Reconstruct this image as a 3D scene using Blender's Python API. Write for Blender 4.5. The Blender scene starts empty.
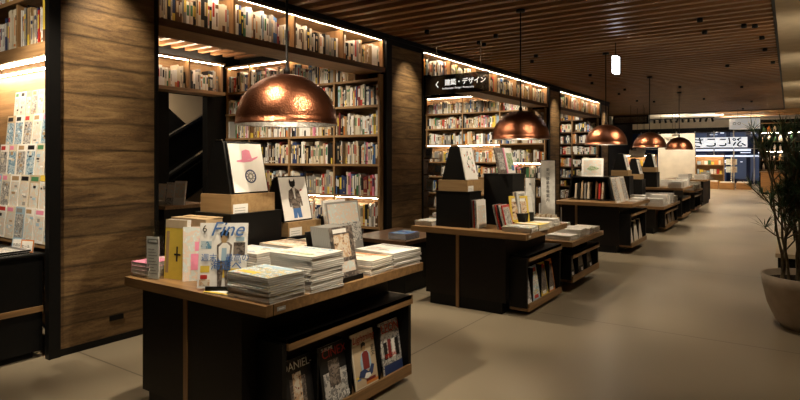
import bpy, bmesh, math, random
from mathutils import Matrix, Vector
S = bpy.context.scene
COL = S.collection
PI = math.pi
def R(d): return math.radians(d)

# ---------------------------------------------------------------- camera, world, exposure
cam = bpy.data.cameras.new('camera'); cam.sensor_width = 36; cam.lens = 25.6; cam.shift_y = -0.0525
cam.clip_start = .05; cam.clip_end = 200
co = bpy.data.objects.new('camera', cam); COL.objects.link(co)
co.location = (0, 0, 1.45); co.rotation_euler = (R(90), 0, R(34.43)); S.camera = co
W = bpy.data.worlds.new('world'); S.world = W; W.use_nodes = True
W.node_tree.nodes['Background'].inputs[0].default_value = (.02, .035, .08, 1)
W.node_tree.nodes['Background'].inputs[1].default_value = .25
S.view_settings.view_transform = 'Standard'; S.view_settings.look = 'None'
S.view_settings.exposure = 0.78; S.view_settings.gamma = 1
S.view_settings.use_curve_mapping = False
WARM = (1, .84, .62)
def spot(x, y, z, tx, ty, tz, watt, deg, blend=.5, rad=.04, colr=WARM):
    l = bpy.data.lights.new('spot', 'SPOT'); l.energy = watt; l.spot_size = R(deg); l.spot_blend = blend
    l.shadow_soft_size = rad; l.color = colr
    o = bpy.data.objects.new('spot_lamp', l); COL.objects.link(o); o.location = (x, y, z)
    o.rotation_euler = (Vector((tx, ty, tz)) - Vector((x, y, z))).to_track_quat('-Z', 'Y').to_euler()
    return o
CEIL = 3.08
ZL = CEIL - .045
SPOTS = [  # x, y, target x,y,z, watt, cone
    (-3.35, 1.9, -3.75, 2.35, 1.6, 0, 60), (-2.55, 1.75, -2.6, 2.4, .8, 120, 62), (-3.0, 4.2, -2.5, 3.0, .8, 60, 50),
    (-3.3, 4.6, -2.7, 5.2, .8, 110, 60), (-3.2, 6.9, -2.5, 6.2, .6, 70, 55), (-3.3, 8.6, -2.6, 9.4, .8, 110, 60),
    (-3.2, 11.2, -2.5, 12.0, .6, 100, 60), (-3.2, 14.0, -2.5, 14.8, .7, 110, 60), (-3.2, 17.5, -2.5, 18.5, .7, 120, 60),
    (-1.0, 3.2, -1.0, 3.3, 0, 34, 75), (-.75, 5.6, -.8, 5.8, 0, 42, 75), (-.9, 8.2, -.9, 8.4, 0, 60, 75),
    (-.9, 11.4, -.9, 11.6, 0, 80, 75), (-.9, 15.0, -.9, 15.2, 0, 110, 75), (-.9, 19.0, -.9, 19.2, 0, 140, 75),
]
for s in SPOTS:
    if s[5]: spot(s[0], s[1], ZL - .03, s[2], s[3], s[4], s[5], s[6])
# accent spotlights over the aisle, aimed back at the displays
for (x, y, tx, ty, tz, wt, cn) in ((-.95, 2.3, -2.6, 2.6, 1.15, 125, 46), (-1.0, 1.2, -2.2, 2.0, .8, 45, 46), (-.7, 2.7, -2.1, 2.6, .2, 32, 34), (-.9, 4.9, -2.5, 5.2, 1.1, 110, 46), (-.7, 5.9, -2.0, 5.5, .3, 18, 34),
                           (-.9, 8.8, -2.5, 9.5, 1.0, 110, 46), (-.9, 11.6, -2.6, 12.3, 1.0, 80, 50), (-.9, 14.2, -2.6, 14.9, 1.0, 80, 50), (-.9, 18.6, -2.6, 19.8, .9, 80, 50)):
    spot(x, y, ZL - .03, tx, ty, tz, wt, cn, .7)
spot(-4.0, .7, ZL - .05, -4.9, 2.1, 2.45, 45, 45, .8)
# unseen spots added at the right, brightening the plaster border of the ceiling
for y in (3.5, 5.5, 8, 11, 15, 19):
    spot(.5, y, 2.1, .15, y + .6, CEIL, 16, 120, 1)
# wall grazers on the four plank pillars
for (py, wt) in ((2.36, 50), (6.58, 45), (12.6, 45), (16.8, 40)):
    spot(-3.9, py - .1, ZL - .03, -4.42, py + .02, 2.35, wt, 56, 1)
spot(-3.9, 1.2, ZL - .03, -4.8, 1.95, 1.3, 190, 60, .8)
# spotlights inside the alcoves, aimed at the books
for (x, y, tx, ty, tz, wt) in ((-6.6, 4.4, -6.5, 5.8, 1.5, 70), (-5.3, 4.4, -5.3, 5.8, 1.5, 80), (-6.8, 10.3, -6.7, 11.9, 1.7, 110), (-5.3, 10.3, -5.2, 11.9, 1.7, 110), (-5.2, 14.6, -5.1, 16.1, 1.6, 80)):
    spot(x, y, ZL - .03, tx, ty, tz, wt, 75, .7)

# ---------------------------------------------------------------- materials
MATS = {}
def nodes(name):
    m = bpy.data.materials.new(name); m.use_nodes = True
    nt = m.node_tree; b = nt.nodes['Principled BSDF']; MATS[name] = m
    return m, nt, b
def setc(b, c, rough=.6, metal=0, spec=.4):
    b.inputs['Base Color'].default_value = (*c, 1); b.inputs['Roughness'].default_value = rough
    b.inputs['Metallic'].default_value = metal; b.inputs['Specular IOR Level'].default_value = spec
def plain(name, c, rough=.6, metal=0, spec=.4, var=.12, scale=25, bump=0):
    m, nt, b = nodes(name); setc(b, c, rough, metal, spec)
    n = nt.nodes.new('ShaderNodeTexNoise'); n.inputs['Scale'].default_value = scale; n.inputs['Detail'].default_value = 3
    tc = nt.nodes.new('ShaderNodeTexCoord'); nt.links.new(tc.outputs['Object'], n.inputs['Vector'])
    r = nt.nodes.new('ShaderNodeValToRGB'); r.color_ramp.elements[0].position = .3; r.color_ramp.elements[1].position = .7
    r.color_ramp.elements[0].color = (*[max(0, x * (1 - var)) for x in c], 1)
    r.color_ramp.elements[1].color = (*[min(1, x * (1 + var)) for x in c], 1)
    nt.links.new(n.outputs['Fac'], r.inputs['Fac']); nt.links.new(r.outputs['Color'], b.inputs['Base Color'])
    if bump:
        bp = nt.nodes.new('ShaderNodeBump'); bp.inputs['Strength'].default_value = bump; bp.inputs['Distance'].default_value = .01
        nt.links.new(n.outputs['Fac'], bp.inputs['Height']); nt.links.new(bp.outputs['Normal'], b.inputs['Normal'])
    return m
def glow(name, c, s):
    m, nt, b = nodes(name); setc(b, c, .5); b.inputs['Emission Color'].default_value = (*c, 1); b.inputs['Emission Strength'].default_value = s
def wood(name, c1, c2, axis, rough=.5, k=1.0, spec=.35):
    m, nt, b = nodes(name); setc(b, c1, rough, 0, spec)
    tc = nt.nodes.new('ShaderNodeTexCoord'); mp = nt.nodes.new('ShaderNodeMapping')
    sc = [22 * k] * 3; sc[axis] = 1.6 * k; mp.inputs['Scale'].default_value = sc
    nt.links.new(tc.outputs['Object'], mp.inputs['Vector'])
    n = nt.nodes.new('ShaderNodeTexNoise'); n.inputs['Scale'].default_value = 1.6; n.inputs['Detail'].default_value = 6; n.inputs['Distortion'].default_value = .6
    nt.links.new(mp.outputs[0], n.inputs['Vector'])
    r = nt.nodes.new('ShaderNodeValToRGB'); r.color_ramp.elements[0].position = .3; r.color_ramp.elements[1].position = .72
    r.color_ramp.elements[0].color = (*c2, 1); r.color_ramp.elements[1].color = (*c1, 1)
    nt.links.new(n.outputs['Fac'], r.inputs['Fac']); nt.links.new(r.outputs['Color'], b.inputs['Base Color'])
def planks():
    # reclaimed horizontal boards: a tone for each board, long knotty grain, dark weathered seams
    m, nt, b = nodes('plank_wall'); setc(b, (.3, .2, .1), .55, 0, .3)
    L = nt.links.new; N = nt.nodes.new
    tc = N('ShaderNodeTexCoord'); sx = N('ShaderNodeSeparateXYZ'); L(tc.outputs['Object'], sx.inputs[0])
    dv = N('ShaderNodeMath'); dv.operation = 'DIVIDE'; dv.inputs[1].default_value = .215; L(sx.outputs['Z'], dv.inputs[0])
    fl = N('ShaderNodeMath'); fl.operation = 'FLOOR'; L(dv.outputs[0], fl.inputs[0])
    fr = N('ShaderNodeMath'); fr.operation = 'FRACT'; L(dv.outputs[0], fr.inputs[0])
    wn = N('ShaderNodeTexWhiteNoise'); wn.noise_dimensions = '1D'; L(fl.outputs[0], wn.inputs['W'])
    mp = N('ShaderNodeMapping'); mp.inputs['Scale'].default_value = (4, 1.3, 11); L(tc.outputs['Object'], mp.inputs['Vector'])
    ad = N('ShaderNodeVectorMath'); L(mp.outputs[0], ad.inputs[0]); L(wn.outputs['Color'], ad.inputs[1])
    n = N('ShaderNodeTexNoise'); n.inputs['Scale'].default_value = 1.5; n.inputs['Detail'].default_value = 5; n.inputs['Distortion'].default_value = 1.6
    L(ad.outputs[0], n.inputs['Vector'])
    n2 = N('ShaderNodeTexNoise'); n2.inputs['Scale'].default_value = 14; n2.inputs['Detail'].default_value = 6; n2.inputs['Distortion'].default_value = 3
    L(ad.outputs[0], n2.inputs['Vector'])
    r = N('ShaderNodeValToRGB'); e = r.color_ramp.elements
    e[0].position = .3; e[0].color = (.03, .021, .015, 1); e[1].position = .68; e[1].color = (.28, .175, .075, 1)
    x = e.new(.48); x.color = (.135, .078, .034, 1)
    mx = N('ShaderNodeMath'); mx.operation = 'MULTIPLY_ADD'; mx.inputs[1].default_value = .45; L(n2.outputs['Fac'], mx.inputs[0])
    sb = N('ShaderNodeMath'); sb.operation = 'MULTIPLY'; sb.inputs[1].default_value = .6; L(n.outputs['Fac'], sb.inputs[0]); L(sb.outputs[0], mx.inputs[2])
    L(mx.outputs[0], r.inputs['Fac'])
    # seam mask: distance to the nearest joint
    pp = N('ShaderNodeMath'); pp.operation = 'PINGPONG'; pp.inputs[1].default_value = .5; L(fr.outputs[0], pp.inputs[0])
    nz = N('ShaderNodeTexNoise'); nz.inputs['Scale'].default_value = 5; L(tc.outputs['Object'], nz.inputs['Vector'])
    ml = N('ShaderNodeMath'); ml.operation = 'MULTIPLY'; ml.inputs[1].default_value = .16; L(nz.outputs['Fac'], ml.inputs[0])
    sm = N('ShaderNodeMapRange'); L(pp.outputs[0], sm.inputs['Value']); L(ml.outputs[0], sm.inputs['From Max']); sm.inputs['From Min'].default_value = 0
    sm.inputs['To Min'].default_value = .42; sm.inputs['To Max'].default_value = 1
    tn = N('ShaderNodeMapRange'); L(wn.outputs['Value'], tn.inputs['Value']); tn.inputs['To Min'].default_value = .7; tn.inputs['To Max'].default_value = 1.2
    m2 = N('ShaderNodeMath'); m2.operation = 'MULTIPLY'; L(sm.outputs[0], m2.inputs[0]); L(tn.outputs[0], m2.inputs[1])
    mc = N('ShaderNodeMix'); mc.data_type = 'RGBA'; mc.blend_type = 'MULTIPLY'; mc.inputs['Factor'].default_value = 1
    L(r.outputs['Color'], mc.inputs['A']); L(m2.outputs[0], mc.inputs['B']); L(mc.outputs['Result'], b.inputs['Base Color'])
    bp = N('ShaderNodeBump'); bp.inputs['Strength'].default_value = .35; bp.inputs['Distance'].default_value = .01
    L(mx.outputs[0], bp.inputs['Height']); L(bp.outputs['Normal'], b.inputs['Normal'])
def concrete():
    m, nt, b = nodes('concrete_floor'); setc(b, (.4, .36, .29), .3, 0, .5)
    L = nt.links.new; N = nt.nodes.new
    tc = N('ShaderNodeTexCoord')
    n = N('ShaderNodeTexNoise'); n.inputs['Scale'].default_value = .7; n.inputs['Detail'].default_value = 1.5; n.inputs['Roughness'].default_value = .4; L(tc.outputs['Object'], n.inputs['Vector'])
    r = N('ShaderNodeValToRGB'); r.color_ramp.interpolation = 'EASE'; e = r.color_ramp.elements; e[0].position = .1; e[1].position = .9
    e[0].color = (.23, .19, .13, 1); e[1].color = (.34, .28, .195, 1); L(n.outputs['Fac'], r.inputs['Fac'])
    sx = N('ShaderNodeSeparateXYZ'); L(tc.outputs['Object'], sx.inputs[0])
    prev = None
    for ax, off in (('X', 2.3), ('Y', -5.15)):
        a = N('ShaderNodeMath'); a.operation = 'ADD'; a.inputs[1].default_value = off + 30; L(sx.outputs[ax], a.inputs[0])
        p = N('ShaderNodeMath'); p.operation = 'PINGPONG'; p.inputs[1].default_value = 1.5; L(a.outputs[0], p.inputs[0])
        g = N('ShaderNodeMath'); g.operation = 'GREATER_THAN'; g.inputs[1].default_value = .006; L(p.outputs[0], g.inputs[0])
        if prev is None: prev = g
        else:
            q = N('ShaderNodeMath'); q.operation = 'MULTIPLY'; L(prev.outputs[0], q.inputs[0]); L(g.outputs[0], q.inputs[1]); prev = q
    mr = N('ShaderNodeMapRange'); mr.inputs['To Min'].default_value = .45; L(prev.outputs[0], mr.inputs['Value'])
    mc = N('ShaderNodeMix'); mc.data_type = 'RGBA'; mc.blend_type = 'MULTIPLY'; mc.inputs['Factor'].default_value = 1
    L(r.outputs['Color'], mc.inputs['A']); L(mr.outputs[0], mc.inputs['B']); L(mc.outputs['Result'], b.inputs['Base Color'])
    n3 = N('ShaderNodeTexNoise'); n3.inputs['Scale'].default_value = 1.2; n3.inputs['Detail'].default_value = 0; L(tc.outputs['Object'], n3.inputs['Vector'])
    rr = N('ShaderNodeMapRange'); rr.inputs['To Min'].default_value = .31; rr.inputs['To Max'].default_value = .37; L(n3.outputs['Fac'], rr.inputs['Value']); L(rr.outputs[0], b.inputs['Roughness'])
def copper():
    m, nt, b = nodes('hammered_copper'); setc(b, (.5, .2, .1), .30, 1, .5)
    L = nt.links.new; N = nt.nodes.new
    tc = N('ShaderNodeTexCoord'); v = N('ShaderNodeTexVoronoi'); v.inputs['Scale'].default_value = 105; L(tc.outputs['Object'], v.inputs['Vector'])
    n = N('ShaderNodeTexNoise'); n.inputs['Scale'].default_value = 7; n.inputs['Detail'].default_value = 5; L(tc.outputs['Object'], n.inputs['Vector'])
    r = N('ShaderNodeValToRGB'); e = r.color_ramp.elements; e[0].position = .3; e[1].position = .75
    e[0].color = (.20, .068, .033, 1); e[1].color = (.38, .15, .08, 1); L(n.outputs['Fac'], r.inputs['Fac']); L(r.outputs['Color'], b.inputs['Base Color'])
    bp = N('ShaderNodeBump'); bp.inputs['Strength'].default_value = .35; bp.inputs['Distance'].default_value = .004
    L(v.outputs['Distance'], bp.inputs['Height']); L(bp.outputs['Normal'], b.inputs['Normal'])
def mottle(name, cols, scale=38):
    # printed picture: blotches of several inks, different on every copy
    m, nt, b = nodes(name); setc(b, cols[0], .35, 0, .5)
    L = nt.links.new; N = nt.nodes.new
    tc = N('ShaderNodeTexCoord'); oi = N('ShaderNodeObjectInfo'); ad = N('ShaderNodeVectorMath')
    ml = N('ShaderNodeMath'); ml.operation = 'MULTIPLY'; ml.inputs[1].default_value = 40; L(oi.outputs['Random'], ml.inputs[0])
    L(tc.outputs['Object'], ad.inputs[0]); L(ml.outputs[0], ad.inputs[1])
    n = N('ShaderNodeTexNoise'); n.inputs['Scale'].default_value = scale; n.inputs['Detail'].default_value = 3; n.inputs['Distortion'].default_value = .8
    L(ad.outputs[0], n.inputs['Vector'])
    r = N('ShaderNodeValToRGB'); r.color_ramp.interpolation = 'CONSTANT'; e = r.color_ramp.elements
    k = len(cols)
    for i, c in enumerate(cols):
        p = 0 if i == 0 else .36 + .3 * (i - 1) / max(1, k - 2)
        if i == 0: e[0].position = 0; e[0].color = (*c, 1)
        elif i == 1: e[1].position = p; e[1].color = (*c, 1)
        else: x = e.new(p); x.color = (*c, 1)
    L(n.outputs['Fac'], r.inputs['Fac']); L(r.outputs['Color'], b.inputs['Base Color'])
def paper_edges():
    m, nt, b = nodes('page_edges'); setc(b, (.6, .57, .52), .7, 0, .2)
    L = nt.links.new; N = nt.nodes.new
    tc = N('ShaderNodeTexCoord'); mp = N('ShaderNodeMapping'); mp.inputs['Scale'].default_value = (3, 3, 900); L(tc.outputs['Object'], mp.inputs['Vector'])
    n = N('ShaderNodeTexNoise'); n.inputs['Scale'].default_value = 1; L(mp.outputs[0], n.inputs['Vector'])
    r = N('ShaderNodeValToRGB'); e = r.color_ramp.elements; e[0].position = .35; e[1].position = .65
    e[0].color = (.38, .36, .33, 1); e[1].color = (.72, .69, .64, 1); L(n.outputs['Fac'], r.inputs['Fac']); L(r.outputs['Color'], b.inputs['Base Color'])

planks(); concrete(); copper(); paper_edges()
wood('oak_x', (.42, .25, .115), (.24, .135, .06), 0); wood('oak_y', (.42, .25, .115), (.24, .135, .06), 1); wood('oak_z', (.42, .25, .115), (.24, .135, .06), 2)
wood('dark_x', (.16, .085, .04), (.08, .042, .022), 0); wood('dark_y', (.16, .085, .04), (.08, .042, .022), 1)
wood('walnut_x', (.33, .19, .08), (.18, .10, .043), 0, .4); wood('walnut_y', (.33, .19, .08), (.18, .10, .043), 1, .4); wood('walnut_z', (.33, .19, .08), (.18, .10, .043), 2, .4)
wood('slat_wood', (.34, .165, .07), (.20, .095, .04), 0, .42)
wood('crate_wood', (.42, .27, .125), (.29, .18, .08), 0, .6); wood('counter_wood', (.55, .3, .12), (.38, .2, .08), 0, .5)
plain('black', (.004, .0037, .0035), .5, 0, .22); plain('soft_black', (.006, .0055, .005), .75, 0, .15)
plain('cabinet_brown', (.008, .0055, .004), .5, 0, .25); plain('rack_brown', (.05, .028, .016), .6, 0, .3)
plain('ceiling_dark', (.010, .008, .007), .9, 0, .1); plain('plaster', (.50, .41, .28), .85, 0, .2, .07, 6, .15)
plain('plaster_white', (.62, .56, .46), .85, 0, .2, .08, 3); plain('beige_wall', (.48, .38, .26), .8, 0, .2, .05, 3)
plain('steel', (.55, .52, .48), .25, 1); plain('chrome', (.75, .73, .70), .12, 1); plain('aged_silver', (.42, .40, .38), .38, 1, .5, .3, 60, .3)
plain('white_paper', (.88, .86, .82), .5, 0, .35, .03); plain('grey_paper', (.42, .42, .41), .5, 0, .35, .08)
plain('cardboard', (.42, .30, .17), .8, 0, .2, .1); plain('terracotta_grey', (.33, .26, .19), .6, 0, .35, .12, 8, .1); plain('soil', (.03, .022, .015), .95, 0, .1, .5, 60, .8)
plain('stem', (.11, .085, .05), .8, 0, .2, .3, 30, .3); plain('leaf', (.025, .055, .02), .45, 0, .4, .35, 12); plain('wicker', (.3, .2, .1), .8, 0, .2, .5, 90, .8)
plain('night_glass', (.012, .02, .06), .08, 0, .6, .4, .6); plain('sign_white', (.72, .70, .66), .6); glow('backlit_white', (.9, .93, 1), .45); glow('letters_added_glow', (1, .97, .9), .55); glow('night_blue', (.04, .06, .12), .28)  # category sign lettering has a glow added so it reads bright
plain('smoked_panel', (.010, .010, .011), .12, 0, .5)
glow('led', (1, .80, .56), 42); glow('lamp_glow', (1, .84, .62), 26); glow('exit_glow', (.92, .96, 1), 5)
glow('bulb', (1, .75, .45), 5); glow('street_light', (.75, .82, 1), .7); glow('shop_glow', (1, .86, .66), 1.3); glow('drum_glow', (.95, .92, .85), .18)
BC = {  # printed inks and cloths for book and magazine covers
 'cream': (.72, .64, .50), 'white': (.86, .84, .80), 'beige': (.55, .43, .28), 'grey': (.30, .29, .27), 'black': (.015, .014, .014),
 'red': (.50, .04, .03), 'navy': (.03, .05, .14), 'blue': (.07, .17, .42), 'pale blue': (.35, .50, .62), 'green': (.07, .22, .10),
 'yellow': (.75, .55, .08), 'pink': (.80, .28, .42), 'orange': (.62, .22, .05), 'brown': (.15, .075, .035), 'maroon': (.20, .03, .03), 'tan': (.40, .27, .14)}
for k, c in BC.items(): plain('ink_' + k, c, .45, 0, .35, .05)
BW = [('cream', 24), ('white', 36), ('beige', 9), ('grey', 8), ('black', 18), ('red', 5), ('navy', 3), ('blue', 2), ('pale blue', 3), ('green', 2),
      ('yellow', 2), ('pink', 2), ('orange', 3), ('brown', 5), ('maroon', 3), ('tan', 5)]
BCN = [k for k, w in BW for _ in range(w)]
mottle('photo_grey', [(.05, .05, .05), (.55, .53, .5), (.2, .2, .2), (.75, .72, .68)]); mottle('photo_warm', [(.08, .05, .03), (.6, .4, .25), (.7, .62, .5), (.3, .08, .05)])
mottle('photo_cool', [(.04, .07, .12), (.5, .6, .65), (.12, .28, .42), (.75, .72, .65)]); mottle('photo_bright', [(.75, .74, .7), (.65, .5, .15), (.30, .45, .55), (.8, .78, .74), (.35, .12, .1)])
mottle('photo_dark', [(.02, .02, .02), (.09, .07, .06), (.22, .18, .15), (.03, .03, .05)]); mottle('photo_pastel', [(.7, .66, .6), (.72, .6, .5), (.62, .68, .66), (.8, .78, .74)])
mottle('photo_green', [(.05, .12, .04), (.5, .55, .4), (.15, .3, .1), (.7, .68, .6)])
PH = ['photo_grey', 'photo_warm', 'photo_cool', 'photo_bright', 'photo_dark', 'photo_pastel', 'photo_green']
def clear_mat():
    m, nt, b = nodes('clear_acrylic'); setc(b, (.9, .92, .92), .03, 0, .5)
    L = nt.links.new; N = nt.nodes.new
    t = N('ShaderNodeBsdfTransparent'); t.inputs[0].default_value = (.9, .92, .92, 1); g = N('ShaderNodeBsdfGlossy'); g.inputs['Roughness'].default_value = .03
    f = N('ShaderNodeValue'); f.outputs[0].default_value = .05; mx = N('ShaderNodeMixShader')
    L(f.outputs[0], mx.inputs[0]); L(t.outputs[0], mx.inputs[1]); L(g.outputs[0], mx.inputs[2]); L(mx.outputs[0], nt.nodes['Material Output'].inputs['Surface'])
    m2, nt, b = nodes('tinted_glass'); t = nt.nodes.new('ShaderNodeBsdfTransparent'); t.inputs[0].default_value = (.30, .29, .28, 1)
    g = nt.nodes.new('ShaderNodeBsdfGlossy'); g.inputs['Roughness'].default_value = .05; g.inputs[0].default_value = (.8, .8, .8, 1)
    mx = nt.nodes.new('ShaderNodeMixShader'); mx.inputs[0].default_value = .06; L = nt.links.new
    L(t.outputs[0], mx.inputs[1]); L(g.outputs[0], mx.inputs[2]); L(mx.outputs[0], nt.nodes['Material Output'].inputs['Surface'])
clear_mat()

# ---------------------------------------------------------------- helpers
class MB:
    def __init__(s): s.v = []; s.f = []; s.m = []; s.names = []; s.smooth = []
    def mi(s, n):
        if n not in s.names: s.names.append(n)
        return s.names.index(n)
    def add(s, vs, fs, mat, M=None, smooth=False):
        o = len(s.v); k = s.mi(mat)
        s.v += [tuple(M @ Vector(v)) if M else tuple(v) for v in vs]
        for f in fs: s.f.append([o + i for i in f]); s.m.append(k); s.smooth.append(smooth)
        return s
    def box(s, x0, x1, y0, y1, z0, z1, mat, M=None):
        vs = [(x0, y0, z0), (x1, y0, z0), (x1, y1, z0), (x0, y1, z0), (x0, y0, z1), (x1, y0, z1), (x1, y1, z1), (x0, y1, z1)]
        return s.add(vs, [(0, 3, 2, 1), (4, 5, 6, 7), (0, 1, 5, 4), (1, 2, 6, 5), (2, 3, 7, 6), (3, 0, 4, 7)], mat, M)
    def prism(s, pts, y0, y1, mat, M=None):      # outline in the XZ plane pushed along Y
        n = len(pts); vs = [(x, y0, z) for x, z in pts] + [(x, y1, z) for x, z in pts]
        fs = [tuple(range(n)), tuple(range(2 * n - 1, n - 1, -1))] + [(i, n + i, n + (i + 1) % n, (i + 1) % n) for i in range(n)]
        return s.add(vs, fs, mat, M)
    def lathe(s, prof, mat, seg=32, M=None, smooth=True, closed=False):
        vs = []; fs = []
        for r, z in prof:
            for i in range(seg): a = 2 * PI * i / seg; vs.append((r * math.cos(a), r * math.sin(a), z))
        n = len(prof)
        for j in range(n if closed else n - 1):
            k = (j + 1) % n
            for i in range(seg): i2 = (i + 1) % seg; fs.append((j * seg + i, j * seg + i2, k * seg + i2, k * seg + i))
        return s.add(vs, fs, mat, M, smooth)
    def tube(s, pts, r, mat, seg=8, taper=None):
        P = [Vector(p) for p in pts]; vs = []; fs = []; n = len(P)
        for j, p in enumerate(P):
            d = (P[min(j + 1, n - 1)] - P[max(j - 1, 0)]).normalized()
            u = d.cross(Vector((0, 0, 1)))
            if u.length < .05: u = d.cross(Vector((1, 0, 0)))
            u.normalize(); w = d.cross(u)
            rr = r * (1 + (taper - 1) * j / (n - 1)) if taper else r
            for i in range(seg): a = 2 * PI * i / seg; vs.append(tuple(p + rr * (math.cos(a) * u + math.sin(a) * w)))
        for j in range(n - 1):
            for i in range(seg): i2 = (i + 1) % seg; fs.append((j * seg + i, j * seg + i2, (j + 1) * seg + i2, (j + 1) * seg + i))
        fs.append(tuple(range(seg))); fs.append(tuple(range(n * seg - 1, (n - 1) * seg - 1, -1)))
        return s.add(vs, fs, mat, None, True)
    def mesh(s, name):
        me = bpy.data.meshes.new(name); me.from_pydata(s.v, [], s.f)
        for n in s.names: me.materials.append(MATS[n])
        me.polygons.foreach_set('material_index', s.m); me.polygons.foreach_set('use_smooth', s.smooth); me.update()
        return me
    def build(s, name, parent=None, loc=(0, 0, 0), rz=0, rx=0, ry=0):
        return link(name, s.mesh(name), parent, loc, rz, rx, ry)
def link(name, me, parent=None, loc=(0, 0, 0), rz=0, rx=0, ry=0):
    o = bpy.data.objects.new(name, me); COL.objects.link(o); o.parent = parent; o.location = loc; o.rotation_euler = (rx, ry, rz)
    return o
def tag(o, label, cat, group=None, kind=None):
    o['label'] = label; o['category'] = cat
    if group: o['group'] = group
    if kind: o['kind'] = kind
    return o
def thing(name, label, cat, loc, rz=0, group=None, rx=0):
    o = link(name, None, None, loc, rz, rx); return tag(o, label, cat, group)
def struct(o): o['kind'] = 'structure'; return o
def text_mesh(body, size, mat, ext=.0004, shear=0, align='LEFT', bold=0):
    cu = bpy.data.curves.new('lettering', 'FONT'); cu.body = body; cu.offset = bold; cu.size = size; cu.extrude = ext; cu.shear = shear; cu.align_x = align
    o = bpy.data.objects.new('lettering', cu); COL.objects.link(o)
    me = bpy.data.meshes.new_from_object(o.evaluated_get(bpy.context.evaluated_depsgraph_get()))
    bpy.data.objects.remove(o); bpy.data.curves.remove(cu)
    me.materials.clear(); me.materials.append(MATS[mat])
    me.transform(Matrix.Rotation(PI / 2, 4, 'X'))      # reads from -Y
    return me
def at(px, d):      # plan point seen at picture column px, d metres in front of the lens
    u = (px - 400) / 569; return d * (-.5654 + u * .8248), d * (.8248 + u * .5654)
ORD = ['topmost', 'second from the top', 'third from the top', 'fourth from the top', 'fifth from the top', 'sixth from the top', 'seventh from the top',
       'eighth from the top', 'ninth from the top', 'tenth from the top', 'eleventh from the top', 'twelfth from the top', 'thirteenth from the top',
       'fourteenth from the top', 'fifteenth from the top', 'sixteenth from the top', 'seventeenth from the top', 'eighteenth from the top', 'lowest but one', 'lowest']
NTH = ['first', 'second', 'third', 'fourth', 'fifth', 'sixth', 'seventh', 'eighth', 'ninth', 'tenth', 'eleventh', 'twelfth', 'thirteenth', 'fourteenth', 'fifteenth', 'sixteenth', 'seventeenth', 'eighteenth', 'nineteenth', 'twentieth']

# ---------------------------------------------------------------- setting
struct(MB().box(-12, 3, -2.5, 42, -.1, 0, 'concrete_floor').build('floor'))
FRONT = -4.41; BACK = -7.55; YE = 22.6
ce = struct(MB().box(-8.2, -.14, -2.5, YE, CEIL + .07, CEIL + .16, 'ceiling_dark').build('ceiling'))
sl = MB(); y = -2.4
while y < YE - .05:
    sl.box(-7.55, -.16, y, y + .082, CEIL, CEIL + .06, 'slat_wood'); y += .232
sl.build('slats', ce)
MB().box(-.16, -.13, -2.5, YE, CEIL - .01, CEIL + .08, 'black').box(-8.2, -.16, YE, YE + .04, CEIL - .03, CEIL + .16, 'dark_x').build('edge_trim', ce)
struct(MB().box(-.13, .6, -2.5, YE, CEIL + .0, CEIL + .12, 'plaster').build('ceiling'))
struct(MB().box(-12, 3, YE + .04, 42, 3.62, 3.75, 'plaster_white').build('ceiling'))
for (x, y) in ((-6, 24.5), (-3, 24.5), (-5, 28), (-2, 28), (-4, 32), (-1.5, 33)):  # unseen fill lamps added to brighten the pale far ceiling
    l = bpy.data.lights.new('fill_light', 'AREA'); l.shape = 'RECTANGLE'; l.size = 2.2; l.size_y = .12; l.energy = 70; l.color = (1, .86, .66)
    o = bpy.data.objects.new('fill_lamp', l); COL.objects.link(o); o.location = (x, y, 3.05); o.rotation_euler = (PI, 0, 0)
struct(MB().box(.6, .75, -2.5, YE, 0, CEIL + .12, 'plaster').build('wall_right'))
struct(MB().box(BACK - .12, BACK, -2.5, 4.99, 0, CEIL + .07, 'soft_black').box(BACK - .12, BACK, 5.66, 12.6, 0, CEIL + .07, 'soft_black')
       .box(BACK - .12, BACK, 4.99, 5.66, 2.42, CEIL + .07, 'soft_black').box(BACK - .12, BACK, 12.6, YE, 0, CEIL + .07, 'soft_black').build('wall_left'))
struct(MB().box(-8, .6, -2.6, -2.5, 0, CEIL + .16, 'plaster').build('wall_back'))
# plank-clad pillars (blocks between the alcoves)
for i, (y0, yw0, yw1, y1) in enumerate(((1.94, 2.02, 2.77, 2.80), (6.08, 6.20, 6.97, 7.0), (12.20, 12.28, 12.94, 12.97), (16.39, 16.45, 17.22, 17.25))):
    w = struct(MB().box(BACK, FRONT - .02, (2.37, 6.30, 12.42, 16.52)[i], y1, 0, CEIL + .07, 'soft_black').build('wall_%s' % ['near', 'middle', 'far', 'end'][i]))
    MB().box(FRONT - .02, FRONT + .012, yw0, yw1, .05, CEIL - .12, 'plank_wall').build('plank_cladding', w)
    MB().box(FRONT - .03, FRONT + .03, y0, yw0, 0, CEIL - .02, 'black').box(FRONT - .03, FRONT + .03, yw1, y1, 0, CEIL - .02, 'black').box(FRONT - .02, FRONT + .02, yw0, yw1, 0, .05, 'black')\
        .box(FRONT - .02, FRONT + .03, yw0, yw1, CEIL - .12, CEIL - .02, 'black').build('black_frame', w)
    if i == 0: MB().box(FRONT + .012, FRONT + .02, 2.39, 2.50, .17, .21, 'black').build('socket_plate', w)
# dark fascia along the head of the wall
struct(MB().box(FRONT - .04, FRONT + .05, -2.5, 17.25, CEIL - .055, CEIL - .001, 'black').build('trim_1'))
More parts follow.
